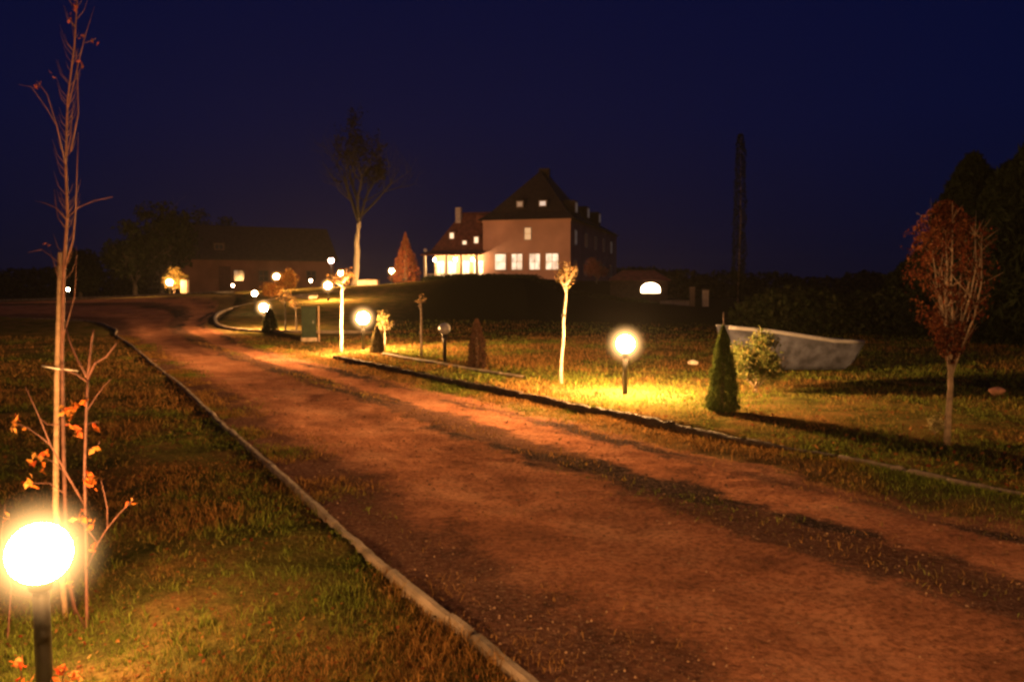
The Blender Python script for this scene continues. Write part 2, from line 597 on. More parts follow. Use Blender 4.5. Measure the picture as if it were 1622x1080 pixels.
# ------------------------------------------------------------------ kerbs
def kerb(name, pts, wd, top, depth, n, lift=None, jit=0.006, mat=None):
    c = resample(pts, n)
    t = np.gradient(c, axis=0); t /= np.linalg.norm(t, axis=1)[:, None]
    nn = np.stack([-t[:, 1], t[:, 0]], 1)
    a = np.arange(n)
    j = fbm(a * 0.07, a * 0 + 3.3, 9) * jit * 3
    stn = np.floor(arc(c) / 1.0)
    jt = np.abs(arc(c) - stn) < 0.035
    j = j + (hsh(stn, stn * 0 + 2, 7) - 0.5) * jit * 2.2
    z = H0(c[:, 0], c[:, 1]) + top + (hsh(stn, stn * 0, 3) - 0.5) * jit * 1.6 - jt * 0.02 + fbm(a * 0.13, a * 0 + 1.3, 4) * jit * 2
    ch = 0.015
    prof = [(-wd / 2, -depth, 0), (-wd / 2, 0, -ch), (-wd / 2 + ch, 0, 0), (wd / 2 - ch, 0, 0), (wd / 2, 0, -ch), (wd / 2, -depth, 0)]
    V = []
    for o_, zz, zc in prof:
        V.append(np.stack([c[:, 0] + nn[:, 0] * (o_ + j), c[:, 1] + nn[:, 1] * (o_ + j), z + zz + zc], 1))
    V = np.stack(V, 1)
    k = len(prof)
    ii = np.arange(n * k).reshape(n, k)
    f = np.stack([ii[:-1, :-1], ii[1:, :-1], ii[1:, 1:], ii[:-1, 1:]], -1).reshape(-1, 4)
    # joints every ~1 m are gaps of 6 mm: split by dropping sections
    L = arc(c)
    keep = np.ones(n - 1, bool)
    o = fastmesh(name, V.reshape(-1, 3), f, mat or M_kerb)
    tag(o, kind='structure')
    return o


kerb('kerb', LK[:12] + [(-13.2, 26.5), (-15.6, 31.0), (-20.0, 35.5), (-32.0, 38.5), (-60.0, 39.8)], 0.062, 0.035, 0.30, 3600)
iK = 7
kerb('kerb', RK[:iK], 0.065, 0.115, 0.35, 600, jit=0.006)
kerb('kerb', RK[iK - 1:], 0.075, 0.12, 0.35, 900, jit=0.012, mat=M_darkkerb)  # split here so only the far stretch carries the painted shade
isl = [(-4.9, 27.6), (-7.2, 27.9), (-9.4, 28.6), (-11.6, 31.5), (-14.0, 38.5), (-13.6, 45), (-12.2, 48.5), (-10.5, 50)]
kerb('kerb', isl, 0.13, 0.10, 0.5, 200)
kerb('kerb', [(-62, 62.2), (-36, 60.6), (-27, 59.0), (-21.0, 56.2), (-18.3, 52.5)], 0.2, 0.16, 0.6, 120)
kerb('kerb', [tuple(G(606, 563, .1)), tuple(G(660, 573, .1)), tuple(G(710, 582, .1)), tuple(G(770, 593, .1)), tuple(G(830, 603, .1))], 0.09, 0.17, 0.3, 120)
# pale paved path crossing the island side
pp = np.array([(-11.3, 49.5), (-6.5, 46.0), (-5.8, 47.2), (-10.6, 50.8)])


# ------------------------------------------------------------------ grass blades, litter, pebbles (uncountable)
def blades(name, xs, ys, hgt, wid, cols, z=None):
    n = len(xs)
    if z is None: z = H(xs, ys)
    an = rng.uniform(0, 2 * np.pi, n)
    ln = rng.normal(0, 0.45, (n, 2)) * hgt[:, None]
    dx = np.cos(an) * wid / 2; dy = np.sin(an) * wid / 2
    base = np.stack([xs, ys, z - 0.01], 1)
    v0 = base + np.stack([-dx, -dy, 0 * dx], 1)
    v1 = base + np.stack([dx, dy, 0 * dx], 1)
    mid = base + np.stack([ln[:, 0] * 0.4, ln[:, 1] * 0.4, hgt * 0.62], 1)
    v2 = mid + np.stack([dx * .8, dy * .8, 0 * dx], 1)
    v3 = mid - np.stack([dx * .8, dy * .8, 0 * dx], 1)
    tip = base + np.stack([ln[:, 0], ln[:, 1], hgt], 1)
    V = np.stack([v0, v1, v2, v3, tip], 1).reshape(-1, 3)
    b = np.arange(n) * 5
    f = np.concatenate([np.stack([b, b + 1, b + 2], 1), np.stack([b, b + 2, b + 3], 1), np.stack([b + 3, b + 2, b + 4], 1)])
    return fastmesh(name, V, f, GRASS, cols=np.repeat(cols, 5, 0))


def grass_cols(x, y, n, green=0.0):
    g = fbm(x * 0.9, y * 0.9, 31) + 0.25 * fbm(x * 3.5, y * 3.5, 33) + rng.normal(0, 0.10, n) + green
    g = np.clip((g - 0.02) / 0.35, 0, 1)[:, None]
    straw = np.array([0.20, 0.105, 0.032]); grn = np.array([0.10, 0.125, 0.020])
    c = straw * (1 - g) + grn * g
    return c * rng.uniform(0.3, 1.5, (n, 1))


def scatter(n, ymin, ymax, u0, u1, power):
    y = (ymin ** (1 - power) + rng.random(n) * (ymax ** (1 - power) - ymin ** (1 - power))) ** (1 / (1 - power))
    u = rng.uniform(u0, u1, n)
    return (u * y), y


# left lawn
x, y = scatter(170000, 1.9, 26, -0.72, 0.12, 1.35)
okm = ~inpoly(x, y, road_poly)
okm &= fbm(x * 2.3, y * 2.3, 41) + rng.normal(0, 0.25, len(x)) > -0.28
x, y = x[okm], y[okm]
hg = (0.018 + 0.030 * rng.random(len(x)) ** 2) * (0.8 + 0.9 * np.clip(fbm(x * 1.1, y * 1.1, 51) + 0.3, 0, 1)) * np.clip(y / 8, 1, 1.7)
tag(blades('grass', x, y, hg, 0.0038 * np.clip(y / 3.2, 0.8, 5), grass_cols(x, y, len(x), -0.03)), 'short yellowing grass of the lawn left of the road', 'grass', kind='stuff')
xt, yt_ = scatter(500, 2.0, 14, -0.72, 0.08, 1.1)
kx = ~inpoly(xt, yt_, road_poly); xt, yt_ = xt[kx], yt_[kx]
xt = np.repeat(xt, 14) + rng.normal(0, 0.018, len(xt) * 14); yt_ = np.repeat(yt_, 14) + rng.normal(0, 0.018, len(yt_) * 14)
tag(blades('grass', xt, yt_, 0.04 + 0.05 * rng.random(len(xt)), np.full(len(xt), 0.0042), grass_cols(xt, yt_, len(xt), 0.12)), 'longer grass tufts standing out of the left lawn', 'grass', kind='stuff')
# right verge
x, y = scatter(120000, 4.0, 34, -0.35, 0.80, 1.25)
okm = inpoly(x, y, verge_poly) & (y < 26) | ((y > 23) & (x > -5) & (y < 34))
x, y = x[okm], y[okm]
hg = (0.02 + 0.035 * rng.random(len(x)) ** 2) * np.clip(y / 8, 1, 1.8)
tag(blades('grass', x, y, hg, 0.0038 * np.clip(y / 4, 1, 6), grass_cols(x, y, len(x), 0.22)), 'short grass of the raised verge right of the road', 'grass', kind='stuff')
# weedy strips along the road edges
ti = rng.uniform(0, 1, 90000) ** 0.9
rows = ti * (NL - 1) * 0.86
rl = np.stack([np.interp(rows, np.arange(NL), Lp[:, k]) for k in (0, 1)], 1)
rr = np.stack([np.interp(rows, np.arange(NL), Rp[:, k]) for k in (0, 1)], 1)
side = rng.random(len(rows)) < 0.60
sv = np.where(side, 1 - np.abs(rng.normal(0, 0.085, len(rows))), np.abs(rng.normal(0, 0.075, len(rows))))
mid_ = rng.random(len(rows)) < 0.06
sv = np.where(mid_, rng.normal(0.545, 0.05, len(rows)), sv)
x = rl[:, 0] * (1 - sv) + rr[:, 0] * sv; y = rl[:, 1] * (1 - sv) + rr[:, 1] * sv
r0_ = np.clip(rows.astype(int), 0, NL - 2); s0_ = np.clip((sv * (NS - 1)).astype(int), 0, NS - 2)
fr_ = rows - r0_; fs_ = np.clip(sv * (NS - 1) - s0_, 0, 1)
zr = (Z[r0_, s0_] * (1 - fs_) + Z[r0_, s0_ + 1] * fs_) * (1 - fr_) + (Z[r0_ + 1, s0_] * (1 - fs_) + Z[r0_ + 1, s0_ + 1] * fs_) * fr_
okm = (sv > 0.01) & (sv < 0.99) & (y > 1.5) & (fbm(x * 1.6, y * 1.6, 61) + rng.normal(0, 0.15, len(x)) > np.where(side, -0.22, 0.0))
x, y, zr = x[okm], y[okm], zr[okm]
hg = (0.018 + 0.04 * rng.random(len(x)) ** 2)
bl = blades('grass', x, y, hg, 0.0036 * np.clip(y / 4, 0.8, 5), grass_cols(x, y, len(x), -0.02), z=zr)
tag(bl, 'straggling weeds and grass along the dirt road edges', 'grass', kind='stuff')
# the raised-verge offset does not apply inside the road polygon; nothing to fix there


def litter(name, x, y, size, cols, label, zo=0.012):
    n = len(x)
    z = H(x, y) + zo
    a = rng.uniform(0, 2 * np.pi, n)
    tx = rng.normal(0, 0.35, n); ty = rng.normal(0, 0.35, n)
    ux = np.stack([np.cos(a), np.sin(a), tx], 1) * size[:, None]
    uy = np.stack([-np.sin(a), np.cos(a), ty], 1) * size[:, None] * 0.62
    c = np.stack([x, y, z + size * 0.35], 1)
    pts = [c - ux, c - ux * .3 - uy, c + ux * .4 - uy * .7, c + ux, c + ux * .3 + uy, c - ux * .5 + uy * .8]
    V = np.stack(pts, 1).reshape(-1, 3)
    f = np.arange(n * 6).reshape(n, 6)
    o = fastmesh(name, V, f, LEAF, cols=np.repeat(cols, 6, 0))
    tag(o, label, 'fallen leaves', kind='stuff')


pal = np.array([[0.17, 0.065, 0.02], [0.22, 0.10, 0.03], [0.10, 0.05, 0.02], [0.20, 0.13, 0.045], [0.16, 0.04, 0.018]])
x, y = scatter(5500, 2.0, 16, -0.72, 0.05, 1.1)
k = ~inpoly(x, y, road_poly); x, y = x[k], y[k]
litter('fallen_leaves', x, y, rng.uniform(0.006, 0.017, len(x)) * np.clip(y / 5, .8, 1.6), pal[rng.integers(0, 5, len(x))] * rng.uniform(0.6, 1.3, (len(x), 1)), 'brown and orange leaves strewn over the left lawn')
x, y = scatter(6000, 5.0, 20, -0.2, 0.72, 1.1)
k = inpoly(x, y, verge_poly); x, y = x[k], y[k]
litter('fallen_leaves', x, y, rng.uniform(0.010, 0.024, len(x)), pal[rng.integers(0, 5, len(x))] * rng.uniform(0.6, 1.3, (len(x), 1)), 'brown leaves strewn over the verge around the lamp')

# pebbles
n = 16000
x, y = scatter(n, 2.4, 16, -0.6, 0.72, 1.5)
k = inpoly(x, y, road_poly)
keepd = fbm(x * 1.4, y * 1.4, 71) + rng.normal(0, 0.3, n) > -0.05
x, y = x[k & keepd], y[k & keepd]
n = len(x)
r = (0.003 + 0.009 * rng.random(n) ** 4) * np.clip(y / 5, 0.9, 1.8)
oct_ = np.array([(1, 0, 0), (0, 1, 0), (-1, 0, 0), (0, -1, 0), (0, 0, .7), (0, 0, -.7)])
an = rng.uniform(0, 6.28, n)
dirs = oct_[None] * rng.uniform(0.6, 1.25, (n, 6, 1))
vx = dirs[..., 0] * np.cos(an)[:, None] - dirs[..., 1] * np.sin(an)[:, None]
vy = dirs[..., 0] * np.sin(an)[:, None] + dirs[..., 1] * np.cos(an)[:, None]
# height of the road under each pebble: nearest road vertex
RX = X.ravel(); RY = Y.ravel(); RZ = Z.ravel()
from mathutils.kdtree import KDTree
kd = KDTree(len(RX))
for i in range(len(RX)): kd.insert((RX[i], RY[i], 0), i)
kd.balance()
pz = np.array([RZ[kd.find((a_, b_, 0))[1]] for a_, b_ in zip(x, y)])
V = np.stack([x[:, None] + vx * r[:, None], y[:, None] + vy * r[:, None], pz[:, None] + dirs[..., 2] * r[:, None] + r[:, None] * 0.3], -1).reshape(-1, 3)
ft = np.array([(0, 1, 4), (1, 2, 4), (2, 3, 4), (3, 0, 4), (1, 0, 5), (2, 1, 5), (3, 2, 5), (0, 3, 5)])
f = (np.arange(n)[:, None, None] * 6 + ft[None]).reshape(-1, 3)
pc = np.array([0.22, 0.135, 0.09]) * rng.uniform(0.35, 1.6, (n, 1))
M_peb = tintmat('pebble', sub=0.0)
tag(fastmesh('gravel', V, f, M_peb, cols=np.repeat(pc, 6, 0)), 'loose gravel scattered on the dirt road', 'gravel', kind='stuff')

# ------------------------------------------------------------------ globe lamps
GLOBE = {'bright': emit('globe_bright', WARM, 6200), 'near': emit('globe_near', WARM, 400), 'row': emit('globe_row', WARM, 5200), 'mid': emit('globe_mid', WARM, 3300),
         'far': emit('globe_far', WARM, 2500), 'small': emit('globe_small', (1.0, 0.68, 0.45), 90),
         'off': M('opal_glass_off', (0.62, 0.60, 0.55), rough=0.25, spec=0.5, var=0.05)}
GR = 0.115
M_halo = bpy.data.materials.new('milky_globe')
M_halo.use_nodes = True
_t = M_halo.node_tree; _t.nodes.clear()
_o = _t.nodes.new('ShaderNodeOutputMaterial'); _v = _t.nodes.new('ShaderNodeEmission')
_v.inputs['Strength'].default_value = 3.4
_v.inputs['Color'].default_value = (1.0, 0.52, 0.17, 1)
# added glow volume imitating a lens halo: strongest round the bulb, fading outward
MR = 0.34
_c = _t.nodes.new('ShaderNodeTexCoord')
_l = _t.nodes.new('ShaderNodeVectorMath'); _l.operation = 'LENGTH'
_t.links.new(_c.outputs['Object'], _l.inputs[0])
_m = _t.nodes.new('ShaderNodeMapRange'); _m.inputs[1].default_value = 0.0; _m.inputs[2].default_value = MR
_m.inputs[3].default_value = 1.0; _m.inputs[4].default_value = 0.0
_t.links.new(_l.outputs['Value'], _m.inputs[0])
_p = _t.nodes.new('ShaderNodeMath'); _p.operation = 'POWER'; _p.inputs[1].default_value = 3.2
_t.links.new(_m.outputs[0], _p.inputs[0])
_q = _t.nodes.new('ShaderNodeMath'); _q.operation = 'MULTIPLY'; _q.inputs[1].default_value = 62.0
_t.links.new(_p.outputs[0], _q.inputs[0]); _t.links.new(_q.outputs[0], _v.inputs['Strength'])
_t.links.new(_v.outputs[0], _o.inputs['Volume'])
M_halo.cycles.emission_sampling = 'NONE'


def make_lamp():
    root = empty('globe_lamp', (0, 0, 0))
    b = MB(); b.lathe([(0.075, 0), (0.075, 0.012), (0.06, 0.02), (0.04, 0.03)], 20); b.build('base_plate', M_post, root)
    b = MB(); b.lathe([(0.036, 0.028), (0.036, 0.60), (0.033, 0.62)], 20); b.build('post', M_post, root)
    b = MB(); b.lathe([(0.034, 0.61), (0.05, 0.625), (0.058, 0.66), (0.058, 0.685), (0.05, 0.69)], 20); b.build('collar', M_post, root)
    b = MB(); b.sphere((0, 0, 0), GR, 24, 14); g = b.build('bulb', GLOBE['bright'], root, (0, 0, LH))
    b = MB(); b.sphere((0, 0, 0), MR, 36, 20); b.build('globe', M_halo, root, (0, 0, LH))  # added glow ball imitating the lens halo round a lit lamp
    return root


LH = 0.685 + GR * 0.93
lamp0 = make_lamp()
gm = {}


def place_lamp(x, y, level, label, z=None, h=0.80, first=[True], sc_=None):
    o = lamp0 if first[0] else copy_tree(lamp0)
    first[0] = False
    o.location = (x, y, (Hs(x, y) if z is None else z) - (LH - h))
    for ch in list(o.children):
        if ch.name.startswith('globe') and level in ('off', 'small'):
            bpy.data.objects.remove(ch); continue
        if level == 'near': ch.scale = (1.20,) * 3 if ch.name.startswith('bulb') else ((1.02,) * 3 if ch.name.startswith('globe') else (1, 1, 1))
        elif ch.name.startswith(('bulb', 'globe')): ch.scale = (1, 1, 1)
        if ch.name.startswith('bulb'):
            if level in ('off', 'small'): ch.name = 'globe'
            if level not in gm:
                me = ch.data.copy(); me.materials.clear(); me.materials.append(GLOBE[level]); gm[level] = me
            ch.data = gm[level]
    k_ = sc_ or 1.0
    o.scale = (k_,) * 3; o.location.z += (1 - k_) * LH
    if k_ > 1: o.location.z += (k_ - 1) * LH * 0.45
    tag(o, label, 'lamp', 'globe lamps along the drive')
    return o


def at(px, d): return (px - CX) / F * d, d


place_lamp(*at(47, 3.12), 'near', 'nearest and largest glowing globe lamp beside the staked young tree', z=-0.06, h=0.60, sc_=0.86)
place_lamp(*at(991, 11.0), 'bright', 'glowing globe lamp on the verge left of the clipped cone conifer', h=0.71)
place_lamp(*at(704, 15.6), 'off', 'unlit globe lamp with grey globe on black post beside kerb', h=0.68)
place_lamp(*at(575, 18.8), 'bright', 'glowing globe lamp on verge between the pale trunk and small conifer', h=0.72, sc_=1.12)
place_lamp(*at(418, 29.5), 'mid', 'glowing globe lamp on the kerbed island beside dark shrubs', h=0.78, sc_=1.15)
place_lamp(*at(404, 37.0), 'small', 'small dimmer globe lamp just behind the island lamp', h=1.0)
place_lamp(*at(520, 43.0), 'far', 'glowing globe lamp on the lit slope left of pale tree trunk', h=0.80, sc_=1.35)
place_lamp(*at(541, 57.0), 'far', 'globe lamp at slope top under the tall dark tree', h=0.85, sc_=1.25)
place_lamp(*at(439, 54.0), 'far', 'globe lamp beside the orange leaved shrub before the barn', h=0.85, sc_=1.35)
place_lamp(*at(493, 75.0), 'small', 'tiny distant globe lamp at the right end of the barn', h=0.85)
place_lamp(*at(370, 77.0), 'small', 'tiny distant globe lamp before the barn window', h=0.85)
place_lamp(*at(270, 60.0), 'far', 'glowing globe lamp beside the lit gate pillar left of barn', h=0.85, sc_=1.5)
place_lamp(*at(109, 66.0), 'small', 'tiny far globe lamp seen just right of the tree stake', h=0.85)
place_lamp(*at(621, 62.0), 'far', 'globe lamp glowing in front of the red conical tree', h=0.9, sc_=1.2)
# one more of the near row, behind the camera
place_lamp(1.9, -1.9, 'row', 'globe lamp of the left row at the near road end', h=0.8)


# ------------------------------------------------------------------ foliage helpers
def leafcloud(name, P, size, cols, parent, mat=LEAF, droop=0.0, elong=0.6, loc=None):
    n = len(P)
    d = rng.normal(0, 1, (n, 3)); d /= np.linalg.norm(d, axis=1)[:, None]
    d[:, 2] -= droop
    q = rng.normal(0, 1, (n, 3)); e_ = np.cross(d, q); e_ /= np.linalg.norm(e_, axis=1)[:, None] + 1e-9
    a = d * np.asarray(size).reshape(-1, 1); b = e_ * np.asarray(size).reshape(-1, 1) * elong
    nrm = np.cross(a, b); nrm /= np.linalg.norm(nrm, axis=1)[:, None] + 1e-9
    fold = nrm * np.asarray(size).reshape(-1, 1) * 0.2
    V = np.stack([P - a, P - a * 0.1 - b + fold, P + a, P - a * 0.1 + b + fold], 1).reshape(-1, 3)
    f0 = np.arange(n) * 4
    f = np.concatenate([np.stack([f0, f0 + 1, f0 + 2], 1), np.stack([f0, f0 + 2, f0 + 3], 1)])
    o = fastmesh(name, V, f, mat, cols=np.repeat(cols, 4, 0))
    o.parent = parent
    return o


def tint(n, cols, lo=0.5, hi=1.4):
    c = np.array(cols)
    return c[rng.integers(0, len(c), n)] * rng.uniform(lo, hi, (n, 1))


def branching(mb, p, d, length, r, depth, tips, spread=0.6, segs=4, up=0.15, n=6, kids=3, curve=0.12, ratio=0.66):
    pts = [p.copy()]; rad = [r]
    dd = d.normalized()
    for i in range(segs):
        dd = (dd + Vector((random.gauss(0, curve), random.gauss(0, curve), random.gauss(0, curve) + up * 0.3))).normalized()
        pts.append(pts[-1] + dd * length / segs)
        rad.append(r * (1 - 0.55 * (i + 1) / segs))
    mb.tube(pts, rad, n)
    if depth == 0:
        tips += pts[1:]
        return
    for k in range(kids):
        i = random.randint(max(1, segs // 2), segs)
        a = Vector((random.gauss(0, 1), random.gauss(0, 1), random.gauss(0.2, 0.5))).normalized()
        nd = (dd * (1 - spread) + a * spread + Vector((0, 0, up))).normalized()
        branching(mb, pts[i], nd, length * ratio * random.uniform(0.8, 1.15), rad[i] * 0.7, depth - 1, tips, spread, segs, up, max(4, n - 1), kids, curve, ratio)


def tree(name, x, y, height, trunk_h, r, crown_w, cols, nleaf, lsize, label, group=None, bark=None, lean=(0, 0), z=None, depth=2, kids=4, spread=0.55, sparse=0.0, cat='tree', limbs=None):
    zb = (Hs(x, y) if z is None else z)
    root = empty(name, (x, y, zb - 0.03))
    tag(root, label, cat, group)
    mb = MB(); tips = []
    segs = 8
    pts = []; rad = []
    for i in range(segs + 1):
        t = i / segs
        pts.append(Vector((lean[0] * t + random.gauss(0, 0.012) * height * 0.3 * (t > 0), lean[1] * t + random.gauss(0, .008) * height * .3, trunk_h * t)))
        rad.append(r * (1.25 if i == 0 else 1) * (1 - 0.4 * t))
    mb.tube(pts, rad, 10)
    if limbs:
        mb.build('trunk', bark or M_bark, root); mb = MB()
    ch = height - trunk_h
    nb = kids + 2
    for k in range(nb):
        a = 2 * math.pi * (k + random.random() * .6) / nb
        el = random.uniform(0.5, 1.3)
        d = Vector((math.cos(a) * crown_w, math.sin(a) * crown_w, ch * el)).normalized()
        st = pts[-1] if k % 2 == 0 else pts[-2].lerp(pts[-1], random.random())
        branching(mb, st, d, ch * 0.45 * random.uniform(.8, 1.1), r * 0.42, depth, tips, spread=spread, kids=kids, ratio=0.62)
    # leader
    branching(mb, pts[-1], Vector((0, 0, 1)), ch * 0.6, r * 0.5, depth, tips, spread=spread * .8, kids=kids, ratio=0.55)
    mb.build('limbs' if limbs else 'trunk', limbs or bark or M_bark, root)
    T_ = np.array([tuple(t) for t in tips])
    if nleaf and len(T_):
        # keep the crown inside an uneven egg
        c = np.array([lean[0], lean[1], trunk_h + ch * 0.5])
        idx_ = rng.integers(0, len(T_), nleaf)
        P = T_[idx_] + rng.normal(0, lsize * 2.2, (nleaf, 3))
        q = (P - c) / np.array([crown_w / 2, crown_w / 2, ch * 0.56])
        rr_ = np.linalg.norm(q, axis=1)
        keep = rr_ < 1.0 + 0.25 * fbm(q[:, 0] * 2 + 5, q[:, 2] * 2 + q[:, 1], 77)
        P = P[keep]
        leafcloud('crown', P, lsize * rng.uniform(0.6, 1.3, len(P)), tint(len(P), cols), root)
    return root


def conifer(name, x, y, h, w_, cols, n, ls, label, group=None, tip=0.0, cat='conifer', z=None, rag=0.2, power=0.8, base=0.03):
    zb = Hs(x, y) if z is None else z
    root = empty(name, (x, y, zb - 0.02))
    tag(root, label, cat, group)
    mb = MB(); mb.tube([(0, 0, 0), (0.01 * h, 0, h * 0.5), (0, 0, h * (1 + tip))], [w_ * 0.07, w_ * 0.05, w_ * 0.012], 7)
    mb.build('trunk', M_bark, root)
    t = rng.random(n) ** 1.25
    prof = np.minimum(1, (t / 0.12 + 0.55)) * (1 - t) ** power
    a = rng.uniform(0, 2 * np.pi, n)
    lump = 1 + rag * fbm(a * 1.9 + 3, t * 7, 15) * 2 + rag * fbm(np.cos(a) * 4, t * 16 + np.sin(a) * 4, 19) * 1.5
    rr_ = w_ / 2 * prof * lump * np.sqrt(rng.uniform(0.35, 1.0, n))
    P = np.stack([np.cos(a) * rr_, np.sin(a) * rr_, base * h + t * h * 0.98], 1)
    leafcloud('crown', P, ls * rng.uniform(0.6, 1.3, n), tint(n, cols), root, elong=0.35, droop=-0.6)
    return root


GREEN = [(0.075, 0.11, 0.025), (0.055, 0.085, 0.02), (0.10, 0.12, 0.03)]
DARKG = [(0.03, 0.04, 0.016), (0.022, 0.03, 0.012), (0.04, 0.045, 0.02)]
SPR = [(0.018, 0.024, 0.012), (0.014, 0.018, 0.009)]
RED = [(0.30, 0.055, 0.025), (0.24, 0.08, 0.03), (0.36, 0.12, 0.04), (0.18, 0.04, 0.02)]
ORANGE = [(0.40, 0.18, 0.04), (0.34, 0.12, 0.03), (0.42, 0.26, 0.07)]
BROWN = [(0.20, 0.12, 0.05), (0.26, 0.16, 0.06), (0.14, 0.09, 0.04)]

# clipped cone beside the bright lamp
conifer('cone_conifer', *at(1146, 9.5), 1.04, 0.42, [(0.05, 0.08, 0.018), (0.035, 0.055, 0.014), (0.08, 0.09, 0.022)], 13000, 0.016, 'clipped green cone conifer between the bright lamp and boat', 'small conifers on the verge', tip=0.17, power=0.62)
sx_, sy_ = at(1200, 11.3)
sh = tree('leafy_shrub', sx_, sy_, 0.98, 0.08, 0.018, 0.82, [(0.09, 0.11, 0.03), (0.07, 0.09, 0.025), (0.12, 0.10, 0.035)], 13000, 0.020, 'loose olive leafy shrub in front of the pale boat', cat='shrub', depth=2, kids=4, spread=0.6)
conifer('cone_conifer', *at(755, 14.4), 0.92, 0.38, [(0.05, 0.026, 0.018), (0.035, 0.022, 0.015), (0.065, 0.03, 0.018)], 6000, 0.020, 'dark reddish brown cone conifer right of the unlit lamp', 'small conifers on the verge', power=0.45)
conifer('cone_conifer', *at(597, 18.2), 0.62, 0.36, [(0.10, 0.08, 0.035), (0.07, 0.06, 0.03)], 4000, 0.022, 'small brownish conifer touching the halo of the second glowing verge lamp', 'small conifers on the verge', power=0.6)
conifer('cone_conifer', *at(427, 28.2), 0.85, 0.55, DARKG, 3500, 0.035, 'dark rounded conifer on the kerbed island beside its lamp', 'small conifers on the verge', power=0.4)

# young staked trees along the right
def slim_tree(px, py_top, d, r, label, nleaf, cols, lean=(0, 0), crown=0.45, ls=0.022, trunkfrac=0.8, bark=None, group='young trees along the drive', name='young_tree', kids=3):
    x, y = at(px, d)
    zb = Hs(x, y)
    top = W(px, py_top, d).z - zb
    return tree(name, x, y, top, top * trunkfrac, r, crown, cols, nleaf, ls, label, group, bark=bark or M_pale, lean=lean, depth=1, kids=kids, spread=0.5)


t1 = slim_tree(889, 402, 12.4, 0.027, 'young tree with pale trunk and small tan leafy top beside brightest lamp', 520, [(0.17, 0.10, 0.045), (0.13, 0.085, 0.035), (0.15, 0.12, 0.05)], lean=(0.07, 0), crown=0.38, ls=0.02, trunkfrac=0.77)
b = MB(); b.lathe([(0.034, 0), (0.034, 0.05)], 12); b.build('trunk_tie', M_post, t1, (0.04, 0, 1.06))
slim_tree(539, 418, 19.4, 0.040, 'young tree with bright pale trunk left of second glowing verge lamp', 260, [(0.16, 0.08, 0.025), (0.13, 0.08, 0.03)], lean=(0.05, 0), crown=0.9, ls=0.03, trunkfrac=0.80)
slim_tree(667, 462, 17.0, 0.026, 'thin dark sapling trunk between small conifer and unlit lamp', 60, BROWN, crown=0.3, trunkfrac=0.85, bark=M_bark)
slim_tree(609, 486, 19.8, 0.018, 'thin leafy sapling just right of the second glowing verge lamp', 500, [(0.10, 0.075, 0.03), (0.08, 0.065, 0.025)], crown=0.42, ls=0.03, trunkfrac=0.45, bark=M_bark)
slim_tree(452, 455, 28.6, 0.035, 'thin dark sapling on the island right of the rounded conifer', 140, BROWN, crown=0.7, ls=0.04, trunkfrac=0.7, bark=M_darkbark)
slim_tree(469, 470, 29.3, 0.032, 'thin dark sapling on the island left of the green cabinet', 110, BROWN, crown=0.6, ls=0.04, trunkfrac=0.7, bark=M_darkbark)

# red leaved tree at right
rx, ry = at(1508, 7.5)
rt = empty('red_leaved_tree', (rx, ry, Hs(rx, ry) - 0.03))
tag(rt, 'young tree with dense red autumn leaves at the right kerb end', 'tree')
mb = MB()
mb.tube([(0, 0, 0), (0.0, 0, 0.3), (0.012, 0, 0.55), (0.005, 0, 0.78)], [0.034, 0.028, 0.026, 0.024], 9)
tips = []
for k in range(11):
    a = 2 * math.pi * k / 11 + random.random() * .4
    rr = random.uniform(0.08, 0.28); top = random.uniform(1.5, 2.15)
    p0 = Vector((0.005, 0, random.uniform(0.62, 0.9)))
    pts_ = [p0]
    for t in (0.25, 0.5, 0.75, 1.0):
        pts_.append(Vector((math.cos(a) * rr * min(1, t * 1.5) + random.gauss(0, .015), math.sin(a) * rr * min(1, t * 1.5) + random.gauss(0, .015), p0.z + (top - p0.z) * t)))
    mb.tube(pts_, [0.013, 0.010, 0.008, 0.006, 0.003], 6)
    for q in pts_[1:]:
        for m_ in range(4):
            an = random.random() * 6.28; ln_ = random.uniform(.06, .18)
            e_ = q + Vector((math.cos(an) * ln_, math.sin(an) * ln_, ln_ * random.uniform(.6, 1.6)))
            mb.tube([q, e_], [0.003, 0.0012], 4)
mb.build('trunk', M_bark, rt)
nL = 7500
t_ = rng.random(nL); a_ = rng.uniform(0, 2 * np.pi, nL)
pr_ = np.interp(t_, [0, .12, .3, .55, .8, 1.0], [0.12, 0.42, 0.80, 1.0, 0.85, 0.12])
rr = 0.34 * pr_ * (1 + 0.8 * fbm(np.cos(a_) * 2.2 + 7, t_ * 6 + np.sin(a_) * 2.2, 91)) * np.sqrt(rng.uniform(0.1, 1, nL))
P = np.stack([np.cos(a_) * rr + 0.02 - 0.10 * t_, np.sin(a_) * rr, 0.80 + t_ * 1.52], 1)
kk = fbm(P[:, 0] * 7 + P[:, 1] * 5, P[:, 2] * 7 - P[:, 1] * 4, 95, 3) + rng.normal(0, .12, nL) > 0.04 - 0.12 * t_
P = P[kk]
leafcloud('crown', P, 0.019 * rng.uniform(.6, 1.3, len(P)), tint(len(P), [(0.085, 0.024, 0.013), (0.075, 0.030, 0.015), (0.11, 0.042, 0.02), (0.05, 0.015, 0.010)], .4, 1.4), rt, droop=0.5)

# second little weed in front of the red tree
wx, wy = at(1488, 7.9)
tree('dry_weed', wx, wy, 0.30, 0.06, 0.005, 0.18, [(0.25, 0.22, 0.12), (0.2, 0.18, 0.08)], 500, 0.010, 'small dry weed tuft left of the red tree trunk', cat='weed', depth=1, kids=3, bark=M_bark)

